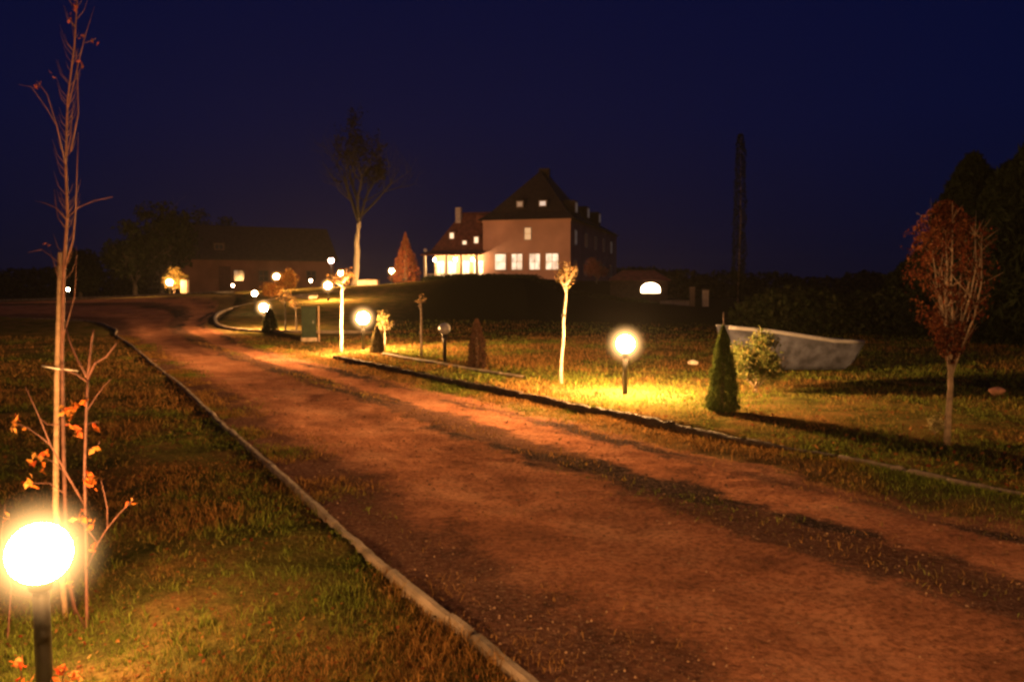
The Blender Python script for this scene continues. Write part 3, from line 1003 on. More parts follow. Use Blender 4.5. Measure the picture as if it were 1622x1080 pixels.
# big dark tree in the centre with lit trunk
bx, by = at(563, 64)
tree('tall_dark_tree', bx, by, 14.0, 5.4, 0.27, 4.4, [(0.014, 0.012, 0.009), (0.011, 0.010, 0.008)], 4200, 0.13, 'tall thinly leaved dark tree with lamplit trunk left of the house', bark=M_pale, limbs=M_darklimb, depth=3, kids=4, lean=(0.4, 0))
# slim dark poplar
px_, py_ = at(1168, 60)
conifer('slim_poplar', px_, py_, 12.3, 1.15, SPR, 3600, 0.10, 'tall slim dark poplar standing against the sky right of the gate', cat='tree', power=0.22, rag=0.2, base=0.05)
# red conical tree
rcx, rcy = at(643, 66)
conifer('red_conical_tree', rcx, rcy, 4.1, 2.7, [(0.26, 0.07, 0.035), (0.2, 0.08, 0.04), (0.26, 0.12, 0.05)], 4500, 0.09, 'red leaved conical tree behind a lamp left of the house', cat='tree', power=0.9, rag=0.2)
# orange shrub near lamp before barn
for (px, d, h_, w_, lab) in ((455, 51, 1.6, 1.7, 'orange leaved shrub at a lamp before the barn'), (430, 46, 1.0, 1.6, 'lower orange shrub on the lit slope above the island')):
    ax, ay = at(px, d)
    tree('orange_shrub', ax, ay, h_, 0.25, 0.05, w_, ORANGE, 2200, 0.06, lab, 'orange shrubs on the slope', cat='shrub', depth=2, kids=3)
ax, ay = at(277, 62.5)
tree('leafy_shrub', ax, ay, 2.2, 0.5, 0.06, 2.4, [(0.3, 0.2, 0.06), (0.2, 0.18, 0.05)], 1800, 0.08, 'lamplit shrub behind the lamp left of the barn', cat='shrub', depth=2, kids=3)
ax, ay = at(945, 76)
tree('pink_leaved_shrub', ax, ay, 2.5, 0.6, 0.07, 2.8, [(0.34, 0.14, 0.12), (0.28, 0.1, 0.09)], 2600, 0.09, 'pinkish leaved shrub beside the right side of the house', cat='shrub', depth=2, kids=3, z=2.0)

# dark trees left of the barn
for i, (px, d, top, w_, lab) in enumerate((
        (215, 74, 352, 5.5, 'dark broad tree at the left end of the group beside barn'),
        (258, 78, 318, 7.5, 'largest dark tree of the group left of barn'),
        (312, 92, 330, 7.0, 'dark tree rising behind the left end of barn'),
        (372, 98, 345, 6.5, 'dark tree rising behind the barn roof at its middle'),
        (455, 100, 352, 7.5, 'dark tree rising behind the right half of the barn'),
        (128, 80, 395, 5.0, 'low dark tree at far left beyond the stake'))):
    ax, ay = at(px, d)
    hh = W(px, top, d).z - Hs(ax, ay)
    tree('dark_tree', ax, ay, hh, hh * 0.22, 0.25, w_, DARKG, 7000, 0.20, lab, 'dark trees around the barn', bark=M_darkbark, depth=2, kids=5, spread=0.65)

# ------------------------------------------------------------------ dark trees at the right edge and wood behind
for i, (px, d, top, w_, lab) in enumerate((
        (1532, 24, 248, 3.0, 'tall dark spruce behind the red leaved tree'),
        (1592, 22, 262, 2.8, 'dark spruce second from the right frame edge'),
        (1655, 20, 190, 3.4, 'tallest dark spruce at the right frame edge'),
        (1462, 30, 400, 3.6, 'low dark spruce left of the red tree crown'))):
    ax, ay = at(px, d)
    zt = W(px, top, d).z
    conifer('dark_spruce', ax, ay, zt - Hs(ax, ay), w_ * 1.35, SPR, 14000, 0.12, lab, 'dark spruces at the right', power=0.6, rag=0.22, cat='tree')
# far wood along the horizon: reads as one mass
PW = []
for k in range(150):
    xx = rng.uniform(12, 150); yy = rng.uniform(95, 135) - 0.25 * xx + rng.uniform(0, 8)
    r_ = rng.uniform(3.0, 5.0); top = rng.uniform(1.6, 3.2)
    if k < 55: xx = rng.uniform(8.5, 26); yy = 26.5 + (xx - 8) * 0.05 + rng.uniform(0, 2.5); r_ = 1.3; top = rng.uniform(0.9, 1.5)
    nn_ = 380
    q = rng.normal(0, 1, (nn_, 3)); q /= np.linalg.norm(q, axis=1)[:, None]
    q *= rng.uniform(0.6, 1.0, (nn_, 1)) ** 0.5
    PW.append(np.stack([xx + q[:, 0] * r_, yy + q[:, 1] * r_, Hs(xx, yy) + top / 2 + q[:, 2] * top / 1.6], 1))
for k in range(60):
    xx = rng.uniform(-150, -38); yy = 105 + rng.uniform(0, 20)
    q = rng.normal(0, 1, (380, 3)); q /= np.linalg.norm(q, axis=1)[:, None]
    q *= rng.uniform(0.6, 1.0, (380, 1)) ** 0.5
    PW.append(np.stack([xx + q[:, 0] * 5, yy + q[:, 1] * 5, 1.4 + q[:, 2] * 3], 1))
PW = np.concatenate(PW)
PW[:, 2] = np.maximum(PW[:, 2], 0.05)
sz = np.where(PW[:, 1] < 40, 0.10, 0.42) * rng.uniform(0.6, 1.3, len(PW))
wd_ = leafcloud('undergrowth', PW, sz, tint(len(PW), DARKG), None)
tag(wd_, 'dark hedgerow and far scrub along the edge of the field', 'scrub', kind='stuff')

# bank hedge in front of the house terrace
hx = []
for k in range(110):
    t = k / 109
    x0 = -6.5 + 16.5 * t; y0 = 60.5 + rng.uniform(-1.2, 1.2) + 1.5 * math.sin(t * 3)
    q = rng.normal(0, 1, (160, 3)); q /= np.linalg.norm(q, axis=1)[:, None]
    q *= rng.uniform(0.5, 1, (160, 1)) ** .5
    hx.append(np.stack([x0 + q[:, 0] * .55, y0 + q[:, 1] * .55, H0(x0, y0) - 0.05 + 0.18 + q[:, 2] * 0.32 * rng.uniform(.7, 1.15)], 1))
hx = np.concatenate(hx)
hd = leafcloud('hedge', hx, 0.07 * rng.uniform(.6, 1.3, len(hx)), tint(len(hx), DARKG), None)
tag(hd, 'low dark hedge along the terrace edge below the house', 'hedge')

# ------------------------------------------------------------------ staked young tree, near left
D0 = 4.0
sbx, sby = at(88, D0)
stake_z = Hs(sbx, sby)
st = empty('tree_stake', (sbx, sby, stake_z - 0.1))
tag(st, 'pale timber stake rising behind the nearest globe lamp', 'stake')
b = MB()
pts = [Vector((0, 0, 0)), W(88, 800, D0) - st.location, W(90, 600, D0) - st.location, W(95, 400, D0) - st.location]
pts[0] = Vector((-0.002, 0, 0))
b.tube(pts, [0.016, 0.015, 0.013, 0.010], 8)
b.build('pole', M_stake, st)
b = MB()
p = W(92, 583, D0) - st.location
b.tube([p + Vector((-0.075, -0.01, 0.012)), p + Vector((-0.02, -0.022, 0.004)), p + Vector((0.02, -0.024, -0.002)), p + Vector((0.10, -0.0, -0.014))], [0.003, 0.004, 0.004, 0.003], 5)
b.build('tie_wire', M('pale_tie', (0.75, 0.7, 0.6), rough=0.5), st)

ybx, yby = at(104, 4.02)
yt = empty('young_tree', (ybx, yby, Hs(ybx, yby) - 0.05))
tag(yt, 'nearest young tree, thin and nearly bare, tied to the pale timber stake', 'tree', 'young trees along the drive')
o0 = yt.location


def L(px, py, d): return W(px, py, d + 0.9) - o0


tr = MB()
tr.tube([Vector((0, 0, 0)), L(106, 900, 3.12), L(100, 700, 3.13), L(98, 560, 3.12), L(101, 430, 3.1), L(107, 340, 3.1), L(104, 260, 3.1), L(107, 160, 3.1), L(118, 70, 3.08), L(126, -60, 3.05)],
        [0.012, 0.010, 0.0095, 0.009, 0.0085, 0.007, 0.0055, 0.0045, 0.0035, 0.002], 8)


def twig(pl, r0, r1=0.0015):
    n_ = len(pl)
    q = [L(*a) for a in pl]
    tr.tube(q, [0.85 * (r0 + (r1 - r0) * i / (n_ - 1)) for i in range(n_)], 5)


tw = [
    ([(107, 345, 3.1), (125, 328, 3.05), (150, 318, 3.0), (178, 312, 2.96)], 0.004),
    ([(106, 350, 3.1), (90, 330, 3.12), (72, 322, 3.2), (55, 318, 3.25)], 0.004),
    ([(104, 362, 3.1), (92, 345, 3.15), (88, 322, 3.2), (86, 300, 3.22)], 0.003),
    ([(104, 262, 3.1), (90, 200, 3.0), (75, 150, 2.98), (58, 128, 2.95)], 0.004),
    ([(90, 200, 3.0), (76, 175, 2.95), (50, 138, 2.9), (30, 134, 2.9)], 0.002),
    ([(108, 170, 3.1), (122, 110, 3.15), (134, 60, 3.2), (150, 10, 3.2)], 0.004),
    ([(112, 240, 3.1), (124, 180, 3.14), (122, 100, 3.2), (112, 20, 3.25)], 0.005),
    ([(104, 255, 3.1), (112, 215, 3.12), (116, 160, 3.15)], 0.003),
    ([(101, 430, 3.1), (116, 380, 3.05), (120, 330, 3.0), (122, 270, 3.0), (124, 210, 3.02)], 0.006),
    ([(101, 425, 3.1), (80, 405, 3.15), (66, 395, 3.2), (45, 400, 3.2)], 0.003),
    ([(134, 68, 3.2), (148, 64, 3.2), (152, 60, 3.2)], 0.002),
    ([(99, 540, 3.1), (118, 470, 3.15), (120, 440, 3.15), (121, 390, 3.2)], 0.004),
]
for pl, r0 in tw: twig(pl, r0)
# small random side twigs along the leader
for k in range(80):
    pyk = random.uniform(-20, 470)
    pxk = np.interp(pyk, [-60, 70, 160, 260, 340, 430, 560], [126, 118, 107, 104, 107, 101, 98])
    s_n = random.choice((-1, 1)); ln_ = random.uniform(8, 28)
    dk = 3.1 + random.uniform(-.05, .05)
    twig([(pxk, pyk, 3.1), (pxk + s_n * ln_ * .5, pyk - ln_ * .6, dk), (pxk + s_n * ln_ * .8, pyk - ln_ * 1.5, dk)], 0.0018, 0.0008)
M_tb = M('reddish_young_bark', (0.10, 0.040, 0.027), rough=0.7, scale=30, var=0.3, spec=0.4)
tr.build('trunk', M_tb, yt)


def leafset(centres, n, spread, size, cols, parent, name='leaves'):
    P = []
    for c, k in centres:
        P.append(np.array(c) + rng.normal(0, 1, (k, 3)) * spread)
    P = np.concatenate(P)
    return leafcloud(name, P, size * rng.uniform(0.7, 1.25, len(P)), tint(len(P), cols, 0.7, 1.3), parent, elong=0.55)


leafset([(L(62, 131, 2.95), 3), (L(84, 122, 3.0), 2), (L(150, 64, 3.2), 3), (L(132, 56, 3.2), 3), (L(126, 105, 3.1), 3), (L(72, 388, 3.2), 2), (L(120, 10, 3.0), 5), (L(112, 30, 3.1), 4)],
        0, 0.012, 0.014, [(0.22, 0.06, 0.05), (0.14, 0.05, 0.04)], yt)

# leafy orange shrub right by the lamp
obx, oby = at(140, 3.85)
ob = empty('thorny_shrub', (obx, oby, Hs(obx, oby) - 0.05))
tag(ob, 'bare forked shrub with a few orange leaves right behind the nearest lamp', 'shrub')
o0 = ob.location
tr = MB()
ow = [
    ([(136, 1180, 2.95), (138, 1000, 2.95), (136, 860, 2.95), (134, 740, 2.95), (137, 640, 2.95), (139, 598, 2.95)], 0.010, 0.0075),
    ([(139, 600, 2.95), (150, 575, 2.93), (168, 565, 2.9), (185, 543, 2.88)], 0.007, 0.0045),
    ([(139, 600, 2.95), (142, 565, 2.98), (146, 535, 3.0), (148, 522, 3.0)], 0.0075, 0.005),
    ([(139, 600, 2.95), (124, 572, 2.98), (112, 545, 3.0), (104, 518, 3.02)], 0.007, 0.004),
    ([(139, 605, 2.95), (120, 592, 2.93), (108, 588, 2.9), (95, 584, 2.88)], 0.006, 0.003),
    ([(138, 650, 2.95), (152, 628, 2.95), (166, 610, 2.94), (176, 600, 2.93)], 0.004, 0.002),
    ([(134, 800, 2.95), (118, 772, 2.9), (80, 705, 2.85), (62, 660, 2.83), (40, 612, 2.8)], 0.006, 0.003),
    ([(80, 705, 2.85), (62, 690, 2.84), (45, 678, 2.82), (20, 668, 2.8)], 0.004, 0.002),
    ([(118, 772, 2.9), (100, 745, 2.9), (82, 730, 2.9), (60, 720, 2.9)], 0.004, 0.002),
    ([(100, 780, 2.9), (78, 765, 2.9), (50, 765, 2.88), (36, 770, 2.87)], 0.003, 0.002),
    ([(62, 660, 2.83), (75, 672, 2.82), (92, 672, 2.82), (112, 672, 2.82)], 0.003, 0.002),
    ([(138, 900, 2.93), (155, 860, 2.9), (170, 836, 2.88), (190, 812, 2.86), (212, 790, 2.85)], 0.006, 0.002),
    ([(170, 836, 2.88), (170, 805, 2.87), (165, 780, 2.86), (160, 760, 2.85)], 0.004, 0.0015),
    ([(155, 860, 2.9), (140, 840, 2.9), (126, 822, 2.9), (118, 812, 2.9)], 0.004, 0.002),
    ([(136, 672, 2.95), (148, 669, 2.93), (156, 668, 2.92)], 0.003, 0.0015),
    ([(134, 712, 2.95), (146, 710, 2.93), (156, 704, 2.92), (158, 698, 2.92)], 0.003, 0.0015),
    ([(30, 1180, 2.85), (12, 1010, 2.85), (18, 930, 2.85), (2, 850, 2.85), (8, 800, 2.85)], 0.006, 0.002),
    ([(18, 930, 2.85), (35, 905, 2.84), (28, 880, 2.83)], 0.003, 0.0015),
    ([(138, 1000, 2.95), (118, 960, 2.9), (112, 930, 2.9), (104, 905, 2.9)], 0.004, 0.0015),
    ([(136, 1080, 2.9), (115, 1060, 2.7), (100, 1050, 2.6)], 0.004, 0.002),
]
for pl, r0, r1 in ow: twig(pl, r0, r1)
tr.build('branches', M_tb, ob)
OL = [(0.45, 0.12, 0.02), (0.42, 0.16, 0.03), (0.36, 0.07, 0.02), (0.45, 0.22, 0.06)]
leafset([(L(112, 650, 2.9), 10), (L(120, 640, 2.92), 6), (L(105, 662, 2.9), 6), (L(118, 678, 2.9), 6), (L(28, 666, 2.82), 4), (L(30, 682, 2.82), 4), (L(64, 718, 2.88), 9), (L(58, 732, 2.88), 4),
         (L(48, 765, 2.88), 6), (L(66, 745, 2.88), 3), (L(146, 757, 2.92), 12), (L(146, 770, 2.92), 5), (L(128, 818, 2.9), 6), (L(138, 826, 2.9), 5), (L(146, 868, 2.9), 4),
         (L(208, 795, 2.86), 3), (L(150, 705, 2.92), 2), (L(150, 675, 2.92), 2), (L(28, 1050, 2.7), 12), (L(36, 1066, 2.7), 10), (L(96, 1062, 2.6), 14), (L(118, 1066, 2.65), 12), (L(85, 1075, 2.6), 8), (L(110, 925, 2.9), 3), (L(10, 815, 2.85), 4)],
        0, 0.017, 0.022, OL, ob)

# low red-leaved sprigs at the foot of the nearest lamp
wx0, wy0 = at(66, 2.72)
wd0 = empty('red_leaved_weed', (wx0, wy0, Hs(wx0, wy0) - 0.03))
tag(wd0, 'low red leaved sprigs at the foot of the nearest lamp post', 'weed')
o0 = wd0.location
tr = MB()
for pl, r0, r1 in (([(66, 1240, 1.82), (52, 1150, 1.80), (38, 1085, 1.78), (30, 1050, 1.76)], 0.004, 0.002),
                   ([(70, 1240, 1.82), (84, 1150, 1.78), (96, 1090, 1.74), (104, 1055, 1.72)], 0.004, 0.002),
                   ([(84, 1150, 1.78), (112, 1110, 1.72), (126, 1072, 1.70)], 0.003, 0.0015)): twig(pl, r0, r1)
tr.build('stem', M_tb, wd0)
leafset([(L(30, 1052, 1.76), 9), (L(40, 1078, 1.77), 7), (L(98, 1062, 1.73), 10), (L(88, 1084, 1.75), 6), (L(120, 1070, 1.71), 9), (L(108, 1090, 1.72), 6)],
        0, 0.011, 0.016, [(0.42, 0.06, 0.02), (0.45, 0.12, 0.03), (0.5, 0.22, 0.07)], wd0)

# ------------------------------------------------------------------ rowing boat
def boat():
    # centreline from bow (left, further) to stern (right, nearer)
    A = Vector((*at(1166, 14.0), 0)); B = Vector((*at(1342, 14.1), 0))
    ax_ = (B - A); Ln = ax_.length; ax_.normalize()
    nx = Vector((-ax_.y, ax_.x, 0))
    root = empty('rowing_boat', (A.x, A.y, Hs(A.x, A.y)))
    tag(root, 'pale grey rowing boat lying on the grass behind the shrubs', 'boat')
    NSt = 22; NP = 9
    outer = []; 
    for i in range(NSt):
        t = i / (NSt - 1)
        hw = 0.40 * (0.9 + 0.1 * min(1, t / 0.3))
        hw = max(hw, 0.02)
        zt = 0.80 - 0.26 * t
        row = []
        for k in range(NP):
            a = k / (NP - 1) * 2 - 1          # -1 near side .. 1 far side
            s_ = math.copysign(abs(a) ** 0.55, a)
            zz = 0.03 + (zt - 0.03) * abs(a) ** 2.4
            rake = (0.34 * (abs(a) ** 1.4) if t > 0.9 else 0) * (t - 0.9) / 0.1 - (0.30 * (abs(a) ** 1.2)) * max(0, 1 - t / 0.25)
            pos = ax_ * (t * Ln * 0.86 + 0.06 + rake) + nx * (hw * s_)
            row.append(Vector((pos.x, pos.y, zz)))
        outer.append(row)
    b = MB()
    base = 0
    for row in outer: b.v += [tuple(p) for p in row]
    for i in range(NSt - 1):
        for k in range(NP - 1):
            b.f.append((i * NP + k, (i + 1) * NP + k, (i + 1) * NP + k + 1, i * NP + k + 1)); b.sm.append(True)
    # inner skin
    off = len(b.v)
    for row in outer:
        m_ = (row[0] + row[-1]) / 2
        for p in row:
            q = p.lerp(Vector((m_.x, m_.y, p.z)), 0.06); q.z += 0.012
            b.v.append(tuple(q))
    for i in range(NSt - 1):
        for k in range(NP - 1):
            b.f.append((off + i * NP + k, off + i * NP + k + 1, off + (i + 1) * NP + k + 1, off + (i + 1) * NP + k)); b.sm.append(True)
    M_h = M('weathered_grey_hull', (0.050, 0.056, 0.088), rough=0.8, scale=7, col2=(0.014, 0.016, 0.028), bump=0.004, spec=0.4)
    b.build('hull', M_h, root)
    M_rim = M('pale_gunwale', (0.17, 0.17, 0.19), rough=0.6, scale=8, var=0.12, spec=0.4)
    for k in (0, NP - 1):
        g_ = MB(); g_.tube([r_[k] + Vector((0, 0, 0.005)) for r_ in outer], 0.036 if k == 0 else 0.018, 8); g_.build('gunwale', M_rim, root)
    t_ = MB()
    t_.poly([p for p in outer[-1]])
    t_.poly([p + ax_ * 0.02 for p in outer[-1]][::-1])
    t_.build('transom', M_h, root)
    for tt_ in (0.35, 0.68):
        i = int(tt_ * (NSt - 1)); r_ = outer[i]
        c = (r_[1] + r_[-2]) / 2; s_ = MB()
        wdt = (r_[-1] - r_[0]).length * 0.86
        s_.box((c.x, c.y, 0.42), (0.22, wdt, 0.025), math.atan2(ax_.y, ax_.x)); s_.build('thwart', M_stake, root)


boat()

# fieldstone at the right
b = MB()
stx, sty = at(1584, 11.0)
b.sphere((0, 0, 0), 0.10, 14, 9)
for i, v in enumerate(b.v):
    k_ = 1 + 0.18 * math.sin(v[0] * 31 + 1) * math.cos(v[1] * 27) + 0.1 * math.sin(v[2] * 40)
    b.v[i] = (v[0] * 1.15 * k_, v[1] * 0.8 * k_, v[2] * 0.62 * k_)
so = b.build('stone', M('orange_stone', (0.52, 0.26, 0.16), rough=0.9, scale=12, bump=0.01), None, (stx, sty, Hs(stx, sty) + 0.045))
tag(so, 'orange tinged stone lying on the dark grass right of red tree', 'stone')

# small stump-light or stone by the bank under the lamp glow
for i, (px, py, lab) in enumerate(((1098, 578, 'small pale stone on the grass left of the boat'),)):
    g_ = G(px, py, 0.1)
    b = MB(); b.sphere((0, 0, 0), 0.09, 12, 8)
    for q, v in enumerate(b.v):
        k_ = 1 + 0.2 * math.sin(v[0] * 37 + 2) * math.cos(v[1] * 33)
        b.v[q] = (v[0] * 1.3 * k_, v[1] * k_, v[2] * 0.6 * k_)
    s_ = b.build('stone', M('pale_stone', (0.5, 0.45, 0.4), rough=0.9), None, (g_[0], g_[1], Hs(*g_) + 0.03))
    tag(s_, lab, 'stone')

# green utility cabinet
cx_, cy2 = at(489, 23.6)
cb = empty('utility_cabinet', (cx_, cy2, Hs(cx_, cy2)), 0.25)
tag(cb, 'dark green utility cabinet at the right end of the kerbed island', 'cabinet')
Mg = M('dark_green_paint', (0.010, 0.018, 0.010), rough=0.8, spec=0.2)
b = MB(); b.box((0, 0, 0.06), (0.46, 0.34, 0.12)); b.build('plinth', M_kerb, cb)
b = MB(); b.box((0, 0, 0.56), (0.42, 0.30, 0.88)); b.build('body', Mg, cb)
b = MB(); b.box((0, 0, 1.02), (0.47, 0.35, 0.04), taper=0.9); b.build('lid', Mg, cb)
dd_ = MB(); dd_.box((0, -0.156, 0.56), (0.37, 0.012, 0.80)); dob = dd_.build('door', Mg, cb)
b = MB(); b.box((0.13, -0.170, 0.58), (0.02, 0.016, 0.09)); b.build('handle', M_post, dob)
# pale marker post beside it
mx_, my_ = at(505, 23.4)
mp = empty('marker_post', (mx_, my_, Hs(mx_, my_) - 0.02)); tag(mp, 'thin pale marker post right of the green utility cabinet', 'post')
b = MB(); b.box((0, 0, 0.52), (0.035, 0.035, 1.04)); b.build('shaft', M_stake, mp)
b = MB(); b.box((0, 0, 1.06), (0.05, 0.05, 0.035), taper=0.4); b.build('cap', M_stake, mp)

# low pale wall on the slope top, and the pale lit path strip
def lowwall(name, p0, p1, h_, th, mat, label):
    p0 = Vector((*p0, 0)); p1 = Vector((*p1, 0))
    m_ = (p0 + p1) / 2; L_ = (p1 - p0).length; rz = math.atan2(p1.y - p0.y, p1.x - p0.x)
    z = min(Hs(p0.x, p0.y), Hs(p1.x, p1.y))
    root = empty(name, (m_.x, m_.y, z - 0.15), rz); tag(root, label, 'wall')
    b = MB(); b.box((0, 0, (h_ + .15) / 2), (L_, th, h_ + .15)); b.build('masonry', mat, root)
    b = MB(); b.box((0, 0, h_ + .15 + 0.035), (L_ + 0.1, th + 0.1, 0.07)); b.build('coping', M_kerb, root)


M_wall = M('pale_render', (0.46, 0.38, 0.32), rough=0.9, scale=3, var=0.15, bump=0.004)
lowwall('garden_wall', at(568, 60), at(600, 59), 0.35, 0.25, M_wall, 'low pale garden wall at the foot of the tall dark tree')
lowwall('garden_wall', at(1048, 58), at(1092, 55), 0.35, 0.3, M_wall, 'low pale wall between the lit pavilion and the gate posts')
lowwall('garden_wall', at(455, 47.5), at(496, 45), 0.18, 0.5, M_wall, 'low kerb wall catching lamplight above the island')


def pillar(px, d, h_, wd2, label, mat=M_wall):
    x, y = at(px, d)
    root = empty('gate_pillar', (x, y, Hs(x, y) - 0.05)); tag(root, label, 'pillar', 'gate pillars')
    b = MB(); b.box((0, 0, h_ / 2), (wd2, wd2, h_)); b.build('shaft', mat, root)
    b = MB(); b.box((0, 0, h_ + 0.05), (wd2 * 1.25, wd2 * 1.25, 0.10), taper=0.75); b.build('cap', M_kerb, root)


pillar(1096, 54.5, 1.3, 0.3, 'left gate pillar beside the low pale wall', M_bark)
pillar(1117, 54, 1.15, 0.36, 'lamplit pale right gate pillar near the poplar', M_wall)
pillar(294, 60.4, 1.15, 0.45, 'lamplit pale gate pillar left of the barn', M_wall)

# ------------------------------------------------------------------ houses
M_plaster = M('warm_render', (0.56, 0.31, 0.22), rough=0.9, scale=0.5, var=0.10, bump=0.006, bscale=20)
M_plaster2 = M('dull_render', (0.30, 0.22, 0.18), rough=0.9, scale=0.5, var=0.15)
M_roof = M('dark_roof_tiles', (0.035, 0.023, 0.018), rough=0.8, scale=3, var=0.3, bump=0.03, bscale=5)
M_redroof = M('red_roof_tiles', (0.20, 0.07, 0.045), rough=0.8, scale=3, var=0.3, bump=0.03, bscale=5)
M_frame = M('white_window_frame', (0.55, 0.47, 0.42), rough=0.5, var=0.05)
M_bframe = M('weathered_brown_frame', (0.12, 0.07, 0.05), rough=0.8, var=0.2)
M_dark = M('dark_glass', (0.03, 0.03, 0.035), rough=0.1, spec=0.6, var=0.1)
def curtain(m, lo):
    t = m.node_tree; p = t.nodes['Principled BSDF']
    c = t.nodes.new('ShaderNodeTexCoord'); n = t.nodes.new('ShaderNodeTexNoise'); n.inputs['Scale'].default_value = 1.7; n.inputs['Detail'].default_value = 3
    r = t.nodes.new('ShaderNodeMapRange'); r.inputs[1].default_value = 0.35; r.inputs[2].default_value = 0.6
    r.inputs[3].default_value = lo; r.inputs[4].default_value = p.inputs['Emission Strength'].default_value
    t.links.new(c.outputs['Object'], n.inputs['Vector']); t.links.new(n.outputs['Fac'], r.inputs[0]); t.links.new(r.outputs[0], p.inputs['Emission Strength'])
    return m


E_win = emit('lit_window', (1.0, 0.74, 0.52), 1.25, False)
curtain(E_win, 0.5)
E_dim = emit('dim_lit_window', (1.0, 0.55, 0.25), 0.55, False)
E_sky = emit('attic_lit_window', (1.0, 0.82, 0.68), 0.55, False)
E_attic = emit('faint_attic_window', (0.9, 0.8, 0.7), 0.07, False)


def window(parent, c, wd2, h_, n, mat, bars=(1, 1), depth=0.08, fmat=None):
    """c centre on the wall, n outward normal (unit, horizontal), frame with pane as sub-part"""
    n = Vector(n).normalized(); s = Vector((-n.y, n.x, 0)); c = Vector(c)
    rz = math.atan2(s.y, s.x)
    fr = MB(); t = 0.09
    def bx(off_s, off_z, w2, h2, dp=depth):
        p = c + s * off_s + Vector((0, 0, off_z)) + n * (dp / 2 + 0.003)
        fr.box(p, (w2, dp, h2), rz)
    bx(-(wd2 / 2 + t / 2), 0, t, h_ + 2 * t); bx((wd2 / 2 + t / 2), 0, t, h_ + 2 * t)
    bx(0, h_ / 2 + t / 2, wd2, t); bx(0, -(h_ / 2 + t / 2), wd2, t)
    for i in range(bars[0]): bx(-wd2 / 2 + wd2 * (i + 1) / (bars[0] + 1), 0, 0.06, h_, depth * 0.8)
    for i in range(bars[1]):
        for j in range(bars[0] + 1):
            ww = wd2 / (bars[0] + 1) - 0.06
            bx(-wd2 / 2 + wd2 * (j + .5) / (bars[0] + 1), -h_ / 2 + h_ * (i + 1) / (bars[1] + 1), ww, 0.05, depth * 0.7)
    f_ = fr.build('window', fmat or M_frame, parent)
    pn = MB(); p = c + n * 0.02
    pn.box(p, (wd2, 0.024, h_), rz); pn.build('pane', mat, f_)
    return f_


# --- main house
hr = Vector((*at(903, 80), 0))
av = Vector((-0.959, 0.284, 0)).normalized()   # along the front, to the left
bv = Vector((0.284, 0.959, 0)).normalized()    # away
HW, HL = 9.2, 29.0
zb = 2.1
house = empty('country_house', (hr.x, hr.y, zb), 0)
tag(house, 'large country house with steep dark roof and four bright windows', 'house')


def hp(a, b_, z): return av * a + bv * b_ + Vector((0, 0, z))


EH = 6.35
b = MB()
for q in ([hp(0, 0, -1.5), hp(HW, 0, -1.5), hp(HW, 0, EH), hp(0, 0, EH)], [hp(0, HL, -1.5), hp(0, 0, -1.5), hp(0, 0, EH), hp(0, HL, EH)],
          [hp(HW, 0, -1.5), hp(HW, HL, -1.5), hp(HW, HL, EH), hp(HW, 0, EH)], [hp(HW, HL, -1.5), hp(0, HL, -1.5), hp(0, HL, EH), hp(HW, HL, EH)]):
    b.poly(q)
b.build('wall', M_plaster, house)
rb = MB(); o_ = 0.5; RH = 5.3
e1, e2, e3, e4 = hp(-o_, -o_, EH), hp(HW + o_, -o_, EH), hp(HW + o_, HL + o_, EH), hp(-o_, HL + o_, EH)
FB = 11.5
e3, e4 = hp(HW + o_, FB, EH), hp(-o_, FB, EH)
r1, r2 = hp(HW / 2 - 0.6, 3.4, EH + RH), hp(HW / 2 - 0.6, 7.6, EH + RH)
# bell-cast break line


def br(e_, r_, t=0.2, dz=-0.3):
    v = e_.lerp(r_, t); v.z += dz; return v


m1, m2, m3, m4 = br(e1, r1), br(e2, r1), br(e3, r2), br(e4, r2)
for q in ([e2, e1, m1, m2], [e1, e4, m4, m1], [e3, e2, m2, m3], [e4, e3, m3, m4], [m2, m1, r1], [m1, m4, r2, r1], [m3, m2, r1, r2], [m4, m3, r2], [e1, e2, e3, e4]):
    rb.poly([p for p in q])
# lower roof over the rear range
k1, k2, k3, k4 = hp(-o_ + 0.05, 8.0, EH + .02), hp(HW + o_ - .05, 8.0, EH + .02), hp(HW + o_ - .05, HL + o_, EH + .02), hp(-o_ + 0.05, HL + o_, EH + .02)
n1, n2 = hp(HW / 2, 8.0, EH + 3.0), hp(HW / 2, HL - 4.5, EH + 2.8)
for q in ([k1, k4, n2, n1], [k4, k3, n2], [k3, k2, n1, n2], [k2, k1, n1], [k1, k2, k3, k4]): rb.poly(q)
roof_o = rb.build('roof', M_roof, house)
c_ = hp(HW / 2 - 0.9, 4.0, EH + RH)
b = MB(); b.box(c_ + Vector((0, 0, -0.25)), (1.1, 0.6, 1.1), math.atan2(av.y, av.x)); b.build('chimney', M_roof, roof_o)
b = MB()
# string course and cornice
b.box(hp(HW / 2, -0.05, EH - 0.14), (HW + 0.2, 0.14, 0.22), math.atan2(av.y, av.x)); b.build('cornice', M_plaster, house)
b = MB(); b.box(hp(HW / 2, -0.05, -0.25), (HW + 0.1, 0.12, 1.0), math.atan2(av.y, av.x)); b.build('plinth', M_plaster2, house)
fn = -bv


def a_of(px):
    # parameter along the front at pixel column
    u = (px - CX) / F
    return (hr.x - u * hr.y) / (u * av.y - av.x)


def z_of(py, d): return W(CX, py, d).z - zb


for px0, px1 in ((785, 801), (811, 827), (839, 855), (865, 884)):
    a0, a1 = a_of(px1), a_of(px0)
    window(house, hp((a0 + a1) / 2, 0, (z_of(402, 81) + z_of(427, 81)) / 2), abs(a1 - a0), 1.55, fn, E_win, (0 if px0 == 785 else 1, 1))
window(house, hp(a_of(836), 0, z_of(370, 81)), 0.62, 1.15, fn, E_dim, (0, 1))
